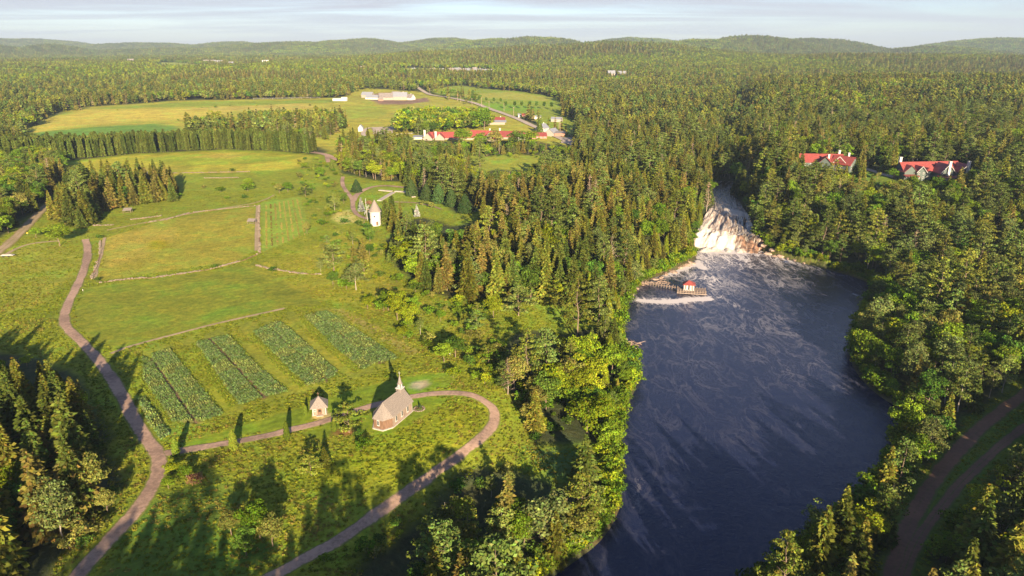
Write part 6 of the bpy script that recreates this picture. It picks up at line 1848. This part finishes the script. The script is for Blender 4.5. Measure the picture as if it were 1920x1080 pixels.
def stone_wall(pts, label, w=.9, h=.6):
    p = resample(W(pts), .75)
    xy = p
    z = height(xy[:, 0], xy[:, 1])
    t = empty('stone_wall', (float(xy[0, 0]), float(xy[0, 1]), float(z[0])), 0, label, 'stone wall')
    o0 = np.array([xy[0, 0], xy[0, 1], z[0]])
    b = MB()
    for i in range(len(xy)):
        if fbm(xy[i, 0], xy[i, 1], 6, 2, 88) < .33: continue
        for k in range(3):
            q = xy[i] + np.random.default_rng(i * 3 + k).normal(size=2) * .32 - o0[:2]
            s = random.uniform(.35, .8)
            b.box(q[0], q[1], z[i] - o0[2] + random.uniform(.05, h), s, s * random.uniform(.6, 1), s * random.uniform(.5, .9), random.uniform(0, 3), random.uniform(.65, .95))
    b.build('stones', M_STONE, t, kind='stuff')
    c = MB()
    for i in range(0, len(xy) - 4, 4):
        a_, b_ = xy[i] - o0[:2], xy[i + 4] - o0[:2]
        d = b_ - a_; c.box((a_[0] + b_[0]) / 2, (a_[1] + b_[1]) / 2, (z[i] + z[i + 4]) / 2 - o0[2] + .02, np.hypot(*d), w, .4, math.atan2(d[1], d[0]), .8)
    c.build('footing', M_SOIL, t)
stone_wall([(187, 530), (247, 523), (290, 521), (333, 515), (390, 506), (433, 495), (457, 488), (487, 475)], 'low stone wall along the lower edge of the tan pasture')
stone_wall([(487, 475), (486, 440), (485, 410), (486, 386)], 'low stone wall between tan pasture and striped hay field')
stone_wall([(478, 386), (430, 391), (353, 400), (313, 412), (267, 419)], 'low stone wall along the upper edge of the tan pasture')
stone_wall([(172, 523), (180, 500), (187, 483), (188, 453)], 'low stone wall along the left edge of the tan pasture')
stone_wall([(245, 412), (275, 409), (302, 405)], 'short stone wall above the pasture in the middle', .7)
stone_wall([(175, 423), (195, 423), (212, 422)], 'short stone wall at the top of the gravel road', .7)
stone_wall([(290, 326), (335, 324.5), (380, 324), (430, 323), (467, 322)], 'pale stone wall along the lower edge of the hay field', 1.2)
stone_wall([(383, 334), (415, 334), (447, 333)], 'short pale stone wall below the hay field wall', 1.2)
stone_wall([(480, 498), (505, 504), (560, 513), (600, 515)], 'broken stone line on the slope under the hay rows', .6)

# ---- river hut, pier and driftwood
def river_hut():
    p = on_plane(1292, 549, POOL_Z)
    t = empty('river_hut', (float(p[0]), float(p[1]) + 1.5, POOL_Z), R(-12), 'small white riverside hut with red roof standing on the pier', 'hut')
    MB().box(0, 0, 3.0, 5.2, 4.0, 3.2).build('wall', M_WHITE, t)
    e = 3.3; c = [(-e, -2.7), (e, -2.7), (e, 2.7), (-e, 2.7)]
    for i in range(4):
        a, b = c[i], c[(i + 1) % 4]
        MB().slab_roof([(a[0], a[1], 4.5), (b[0], b[1], 4.5), (0, 0, 6.6)], .12).build('roof', M_REDR, t)
    for x in (-1.7, 0, 1.7): MB().box(x, -2.03, 3.0, .8, .1, 2.4).build('door', M_WOOD if x else M_DARK, t)
    g = empty('timber_pier', (float(p[0]), float(p[1]) + 1.5, POOL_Z), R(-12), 'wooden pier deck with rows of mooring posts around the river hut', 'pier')
    MB().box(1.5, -.4, 1.3, 15, 7.4, .22).build('deck', M_WOOD, g)
    for k in range(11):
        for s in (-1, 1):
            MB().bar((-5.6 + k * 1.42, s * 3.4 - .4, -2), (-5.6 + k * 1.42, s * 3.4 - .4, 2.5 if s < 0 else 1.9), .14, n=6).build('post', M_DEAD, g)
    MB().bar((-6, -4.2, .5), (9.4, -4.2, .5), .25, n=6).build('float_log', M_DEAD, g)
    h = empty('timber_walkway', (float(p[0]) - 13, float(p[1]) + 10, POOL_Z), math.atan2(-9, 14) + .05, 'old timber crib walkway of posts leading from the rocks to the river hut', 'walkway')
    MB().box(0, 0, 1.0, 20, 1.4, .2).build('deck', M_WOOD, h)
    for k in range(14):
        MB().bar((-10 + k * 1.5, -.9, -2), (-10 + k * 1.5 + .1, -.9, 2.2 - .1 * (k % 3)), .12, n=5).build('post', M_DEAD, h)
        if k % 2: MB().bar((-10 + k * 1.5, .9, -2), (-10 + k * 1.5, .9, 2.0), .12, n=5).build('post', M_DEAD, h)
river_hut()
M_LOG = simple('driftwood', (.28, .20, .155), .9, 3, .3)
def driftwood(px, py, n, spread, label, L=(3, 6)):
    p = on_plane(px, py, POOL_Z + .3)
    t = empty('driftwood_heap', (float(p[0]), float(p[1]), POOL_Z), 0, label, 'driftwood')
    for k in range(n):
        a = random.uniform(-.5, 3.4); l = random.uniform(*L) / 2
        x, y, z = random.gauss(0, spread), random.gauss(0, spread * .6), random.uniform(.2, 1.3)
        MB().bar((x - math.cos(a) * l, y - math.sin(a) * l, z - random.uniform(-.3, .3)), (x + math.cos(a) * l, y + math.sin(a) * l, z + random.uniform(-.3, .3)), random.uniform(.12, .25), .08, 6).build('log', M_LOG, t)
driftwood(1176, 644, 34, 2.6, 'heap of pale driftwood logs on the left shore of the pool')
driftwood(1206, 533, 16, 3.0, 'line of drift logs along the cove rocks left of the river hut')
driftwood(1276, 500, 14, 2.6, 'drift logs lying on the rocks under the waterfall', (3, 7))
driftwood(1236, 530, 12, 2.4, 'drift logs tangled at the start of the timber walkway')

# ---- the long red-roofed lodge
def long_lodge():
    x, y, z = site(905, 262)
    y += 4
    t = empty('long_lodge', (x, y, z), R(-2), 'long low lodge with linked red roofs and white chimneys near the highway', 'lodge')
    wing(t, -38, 0, 0, 52, 13, 2.6, 6.0, R(3), M_CREAM, M_REDR, wins=12)
    wing(t, -64, -8, 0, 16, 11, 2.8, 6.0, R(90), M_CREAM, M_REDR, wins=2)
    wing(t, -50, -6.5, 0, 14, 11, 2.8, 5.2, R(90), M_CREAM, M_REDR, wins=2)
    wing(t, 0, 4, 0, 30, 13, 2.8, 7.2, R(-9), M_CREAM, M_REDR, wins=5)
    wing(t, 14, -6, 0, 20, 12, 3.2, 6.6, R(55), M_CREAM, M_REDR, wins=3, gable_w=2)
    wing(t, 34, 5, 0, 34, 12, 3.2, 6.0, R(-12), M_CREAM, M_REDD, wins=6)
    wing(t, 47, -2, 0, 14, 9, 4.8, 4.2, R(88), M_WHITE, M_REDR, wins=2, gable_w=2)
    wing(t, 64, 12, 0, 24, 10, 3.2, 3.6, R(10), M_PINKW, M_REDD, wins=5)
    wing(t, 26, 16, 0, 22, 8, 4.0, 2.0, R(2), M_WHITE, M_RUST, wins=4)
    MB().box(-77, -3, 1.6, 10, 8, 3.2).build('porch', M_WHITE, t)
    MB().slab_roof([(-83, -8, 3.2), (-71, -8, 3.2), (-71, 2, 4.4), (-83, 2, 4.4)], .3).build('porch_roof', M_TIN, t)
    chimney(t, -68, -10, 2, 11.5, 2.2); chimney(t, -55, -10, 2, 10, 2.2); chimney(t, 20, 10, 3, 12, 1.6); chimney(t, 8, 10, 3, 11.5, 1.6)
long_lodge()

# ---- two woodland lodges on the right
def lodge_right():
    x, y, z = site(1752, 337)
    y += 6; z += .8
    t = empty('woodland_lodge', (x, y, z), R(3), 'large two storey dark lodge with red roof and white gables, right of the pair', 'lodge')
    wing(t, -2, 2, 0, 46, 12, 6.2, 5.4, R(4), M_SIDE, M_REDR, wins=11, storeys=2, over=.9)
    wing(t, -21, -4, 0, 8, 9, 6.0, 4.2, R(90), M_SIDE, M_REDR, wins=1, storeys=2, over=.8)
    wing(t, -14, -6, 0, 8, 6.5, 6.2, 3.6, R(90), M_SIDE, M_REDR, storeys=2, gable_w=2, over=.7)
    wing(t, 3.5, -8, 0, 12, 10, 6.2, 5.6, R(90), M_SIDE, M_REDR, wins=2, storeys=2, gable_w=3, over=1.0)
    wing(t, 20, -5, 0, 11, 9, 6.2, 5.0, R(90), M_SIDE, M_REDR, wins=2, storeys=2, gable_w=2, over=1.0)
    for cx, cy, w, zt in ((3.5, -15.1, 5.2, 11.9), (20, -11.7, 4.8, 11.3), (-14, -11.0, 3.5, 9.9)):
        for s in (-1, 1): MB().bar((cx, cy, zt), (cx + s * (w + .6), cy, zt - (w + .6) * 1.1), .22, n=4).build('gable_trim', M_TRIM, t)
    def porch(cx, cy, L, Wd):
        MB().slab_roof([(cx - L / 2, cy - Wd / 2, 2.7), (cx + L / 2, cy - Wd / 2, 2.7), (cx + L / 2, cy + Wd / 2, 3.7), (cx - L / 2, cy + Wd / 2, 3.7)], .2).build('porch_roof', M_REDD, t)
        n = max(3, int(L / 2.4))
        for k in range(n + 1): MB().bar((cx - L / 2 + .3 + (L - .6) * k / n, cy - Wd / 2 + .3, -1), (cx - L / 2 + .3 + (L - .6) * k / n, cy - Wd / 2 + .3, 2.7), .15, n=5).build('porch_post', M_TRIM, t)
        MB().box(cx, cy, .0, L, Wd, .3).build('porch_floor', M_GREY, t)
    porch(-21, -10, 11, 4); porch(3.5, -16.6, 16, 4.5); porch(20, -12.4, 11, 3)
    chimney(t, 3.5, -14.6, 0, 14.0, 1.7); chimney(t, 20, -11.6, 0, 13.6, 1.7); chimney(t, -22, 6, 5, 14.4, 1.8)
lodge_right()
def lodge_left():
    x, y, z = site(1545, 322)
    y += 8; z += 2.0
    t = empty('woodland_lodge', (x, y, z), R(-4), 'red-roofed lodge half hidden by trees, left of the woodland pair', 'lodge')
    wing(t, -2, 2, 0, 36, 12, 5.4, 5.2, R(-2), M_SIDE, M_REDR, wins=8, storeys=2, over=.9)
    wing(t, 2, -7, 0, 12, 10, 5.2, 5.0, R(62), M_SIDE, M_REDR, wins=2, storeys=2, over=.9)
    wing(t, 15, -8, 0, 16, 10, 5.2, 5.2, R(-52), M_SIDE, M_REDR, wins=3, storeys=2, gable_w=2, over=.9)
    for s in (-1, 1): MB().bar((9, -13.5, 10.6), (9 + s * 5.5, -13.8, 5.2), .22, n=4).build('gable_trim', M_TRIM, t)
    chimney(t, -19, 2, 3, 12.4, 1.5); chimney(t, 15, 5, 4, 13, 1.5); chimney(t, 2.0, -9.5, 3, 11.6, 1.3); chimney(t, 20, -2, 4, 12, 1.3)
lodge_left()

def house(px, py, L, Wd, h, rise, rz, wm, rm, label, name='house', cat='house', wins=3, st=1, hip=0.0, ch=True):
    x, y, z = site(px, py)
    t = empty(name, (x, y, z), 0, label, cat)
    wing(t, 0, 0, 0, L, Wd, h, rise, rz, wm, rm, wins=wins, storeys=st, hip=hip)
    if ch: chimney(t, *rot2(L * .22, 0, rz), h, h + rise + 1.2, .9)
    return t
a = house(932, 232, 22, 13, 5.0, 4.0, R(0), M_PINKW, M_REDD, 'red-roofed house with pale blue metal lean-to beside the highway', wins=4)
MB().slab_roof([(-15, -13.5, 3.4), (13, -13.5, 3.4), (13, -6.6, 5.6), (-15, -6.6, 5.6)], .3).build('lean_to_roof', M_TIN, a)
MB().box(-1, -10, 1.5, 24, 5.6, 3.2).build('lean_to_wall', M_CREAM, a)
house(886, 217, 9, 7, 3.6, 2.2, R(0), M_PINKW, M_REDR, 'small faded red shed left of the very large tree', 'shed', 'shed', 1, ch=False)
b = house(1017, 246, 15, 12, 4.6, 5.0, R(62), M_WHITE, M_TIN, 'white house with steep pale metal roof near the parking ground', wins=2)
c = house(1035, 254, 16, 12, 4.2, 4.6, R(60), M_GREY, M_TIN, 'grey-roofed barn with pinkish side shed at the parking ground', 'barn', 'barn', 2, ch=False)
MB().box(9, -5, 2, 13, 9, 4).build('side_shed', M_PINKW, c); MB().slab_roof([(2.3, -10, 4.0), (16, -10, 4.0), (16, 0, 5.6), (2.3, 0, 5.6)], .25).build('side_roof', M_RUST, c)
house(1044, 228, 15, 9, 4.0, 2.4, R(-20), M_GREY, M_TIN, 'open-sided shed with pale roof right of the highway', 'shed', 'shed', 0, ch=False)
house(1007, 223, 11, 6, 3.6, 1.4, R(0), M_WHITE, M_TIN, 'white box-like shed right of the highway', 'shed', 'shed', 1, ch=False)
house(984, 219, 8, 5, 2.8, 2, R(0), M_PINKW, M_REDR, 'tiny red-roofed kiosk right of the highway', 'kiosk', 'kiosk', 1, ch=False)
house(974, 220, 4, 4, 4.0, 1.5, R(0), M_WHITE, M_TIN, 'little white booth by the highway poles', 'booth', 'booth', 0, ch=False)
house(677, 246, 6, 6, 4.6, 3.6, R(90), M_WHITE, M_TIN, 'little white roadside oratory beside the curved paved path', 'oratory', 'oratory', 0, ch=False)
# farm
house(690, 183, 22, 14, 6, 5, R(-12), M_CREAM, M_TIN, 'pale barn at the left end of the farm', 'barn', 'barn', 3, ch=False)
house(701, 186, 30, 13, 3.6, 4.5, R(-14), M_WHITE, M_TIN, 'low white-roofed barn, second from left at the farm', 'barn', 'barn', 3, ch=False)
house(728, 187, 34, 20, 5, 7.5, R(6), M_CREAM, M_RUST, 'large grey-roofed cattle barn in the middle of the farm', 'barn', 'barn', 5, ch=False)
house(751, 187, 26, 18, 6.5, 7.5, R(3), M_CREAM, M_TIN, 'tall barn with raised ridge right of the middle of the farm', 'barn', 'barn', 4)
house(768, 187, 18, 13, 4.5, 6, R(-30), M_WHITE, M_RUST, 'gabled barn at the right end of the farm', 'barn', 'barn', 2)
house(743, 182, 16, 9, 8, 3, R(0), M_PINKW, M_RUST, 'pinkish hay barn behind the tall barn of the farm', 'barn', 'barn', 2, ch=False)
house(714, 189, 9, 6, 3, 2, R(10), M_PINKW, M_RUST, 'tiny shed in front of the farm barns', 'shed', 'shed', 0, ch=False)
house(634, 189, 18, 9, 2.6, 2, R(-3), M_WHITE, M_WHITE, 'low white tunnel shed left of the farm, left part', 'tunnel_shed', 'shed', 0, ch=False)
house(646, 189, 10, 9, 3.6, 3, R(-3), M_WHITE, M_WHITE, 'taller white tunnel shed left of the farm, right part', 'tunnel_shed', 'shed', 0, ch=False)
vil = [(681, 132, 16, 0), (812, 136, 18, 8), (829, 137, 14, -10), (846, 136, 24, 5), (858, 135, 22, -20), (867, 137, 18, 12), (877, 136, 16, 0), (898, 137, 26, -8), (909, 138, 16, 20), (918, 138, 30, 4), (776, 136, 14, 0), (890, 134, 16, 30)]
ordn = ['first', 'second', 'third', 'fourth', 'fifth', 'sixth', 'seventh', 'eighth', 'ninth', 'tenth', 'eleventh', 'twelfth']
rank = {p: i for i, p in enumerate(sorted(vil))}
for p in vil:
    px, py, L, rz = p
    o = house(px, py, L, 13, 7, 6, R(rz), M_WHITE if rank[p] % 2 else M_CREAM, M_TIN if rank[p] % 2 else M_RUST, '%s white village house in the distant row, counted from the left' % ordn[rank[p]], 'village_house', 'house', 3, 2)
    o['group'] = 'white houses of the distant village'
for i, (px, py, L) in enumerate([(1147, 144, 24), (1166, 145, 22), (411, 121, 34), (401, 120, 22), (388, 120, 24), (498, 121, 24), (434, 124, 20), (246, 118, 24)]):
    house(px, py, L, 16, 9, 8, R([10, -15, 5, 0, 0, 20, 0, 10][i]), [M_CREAM, M_WHITE, M_WHITE, M_CREAM, M_PINKW, M_WHITE, M_WHITE, M_PINKW][i], [M_TIN, M_TIN, M_TIN, M_RUST, M_RUST, M_WHITE, M_TIN, M_RUST][i],
          ['pale green-roofed hall alone in the forest right of the village', 'white roofed house alone in the forest right of the village', 'bright white barn on the distant left farm', 'cream barn beside the bright white barn far left',
           'reddish barn on the distant left farm', 'white church-like house alone in the far woods', 'small white house in front of the distant left farm', 'reddish farm building on the far left plain'][i], 'distant_house', 'house', 2, 1, ch=False)

def gazebo():
    x, y, z = site(791, 249)
    t = empty('gazebo', (x, y, z), 0, 'open gazebo with red hipped roof in front of the maple clump', 'gazebo')
    for k in range(8):
        a = R(45 * k + 22.5); MB().bar((math.cos(a) * 4.6, math.sin(a) * 4.6, -.6), (math.cos(a) * 4.6, math.sin(a) * 4.6, 4.4), .2, n=5).build('post', M_WOOD2, t)
        a0, a1 = R(45 * k), R(45 * k + 45)
        MB().slab_roof([(math.cos(a0) * 5.8, math.sin(a0) * 5.8, 4.2), (math.cos(a1) * 5.8, math.sin(a1) * 5.8, 4.2), (0, 0, 8.4)], .15).build('roof', M_REDR, t)
    MB().bar((0, 0, -.6), (0, 0, .5), 4.9, 4.9, 8).build('floor', M_WOOD, t)
    MB().bar((0, 0, 8.2), (0, 0, 9.6), .5, .1, 6).build('finial', M_REDD, t)
gazebo()

# ---- utility poles
pole_px = [(842, 188, 12), (858, 190, 13), (864, 192, 12), (885, 197, 12), (903, 200, 15), (917, 203, 12), (945, 208, 12), (963, 217, 13), (988, 222, 11), (1050, 252, 14), (1048, 244, 12), (1071, 258, 11), (806, 176, 12)]
for i, (px, py, h) in enumerate(sorted(pole_px)):
    x, y, z = site(px, py)
    t = empty('utility_pole', (x, y, z), R(25), 'pale utility pole by the highway, %s from the left' % (ordn + ['thirteenth'])[i], 'pole', 'utility poles along the highway')
    MB().bar((0, 0, -1), (0, 0, h), .30, .22, 6).build('pole', M_LOG, t)
    MB().box(0, 0, h - 1.0, 2.6, .2, .2).build('crossarm', M_LOG, t)
# fences of the farmyard and round the garden path
def rail_fence(pts, label, step=3.0, h=1.3, mat=None):
    p = resample(W(pts), step); z = height(p[:, 0], p[:, 1]); o0 = (float(p[0, 0]), float(p[0, 1]), float(z[0]))
    t = empty('rail_fence', o0, 0, label, 'fence')
    m = None
    for i in range(len(p)):
        if m is None: m = MB().bar((0, 0, -.4), (0, 0, h), .14, n=5).mesh('post', mat or M_LOG)
        link('post', m, t, (float(p[i, 0] - o0[0]), float(p[i, 1] - o0[1]), float(z[i] - o0[2])))
    for i in range(len(p) - 1):
        a = np.array([p[i, 0], p[i, 1], z[i]]) - o0; b = np.array([p[i + 1, 0], p[i + 1, 1], z[i + 1]]) - o0
        MB().bar(a + (0, 0, h * .9), b + (0, 0, h * .9), .09, n=4).bar(a + (0, 0, h * .5), b + (0, 0, h * .5), .09, n=4).build('rail', mat or M_LOG, t)
rail_fence([(735, 255), (760, 252), (788, 251)], 'pale rail fence left of the gazebo', 5, 1.6, M_TRIM)
rail_fence([(475, 187), (520, 186), (570, 185), (600, 185)], 'pale fence at the back of the far field', 16, 3, M_TRIM)

# ---- air
def haze():
    m, t, out = new_mat('haze')
    v = N(t, 'ShaderNodeVolumePrincipled'); v.inputs['Color'].default_value = (.62, .78, 1.0, 1); v.inputs['Density'].default_value = HAZE; v.inputs['Anisotropy'].default_value = .2
    t.links.new(v.outputs[0], out.inputs['Volume'])
    o = MB().box(0, 6100, 160, 23000, 13500, 370).build('haze', m); o['kind'] = 'stuff'
    o['label'] = 'thin air haze over the valley'
haze()
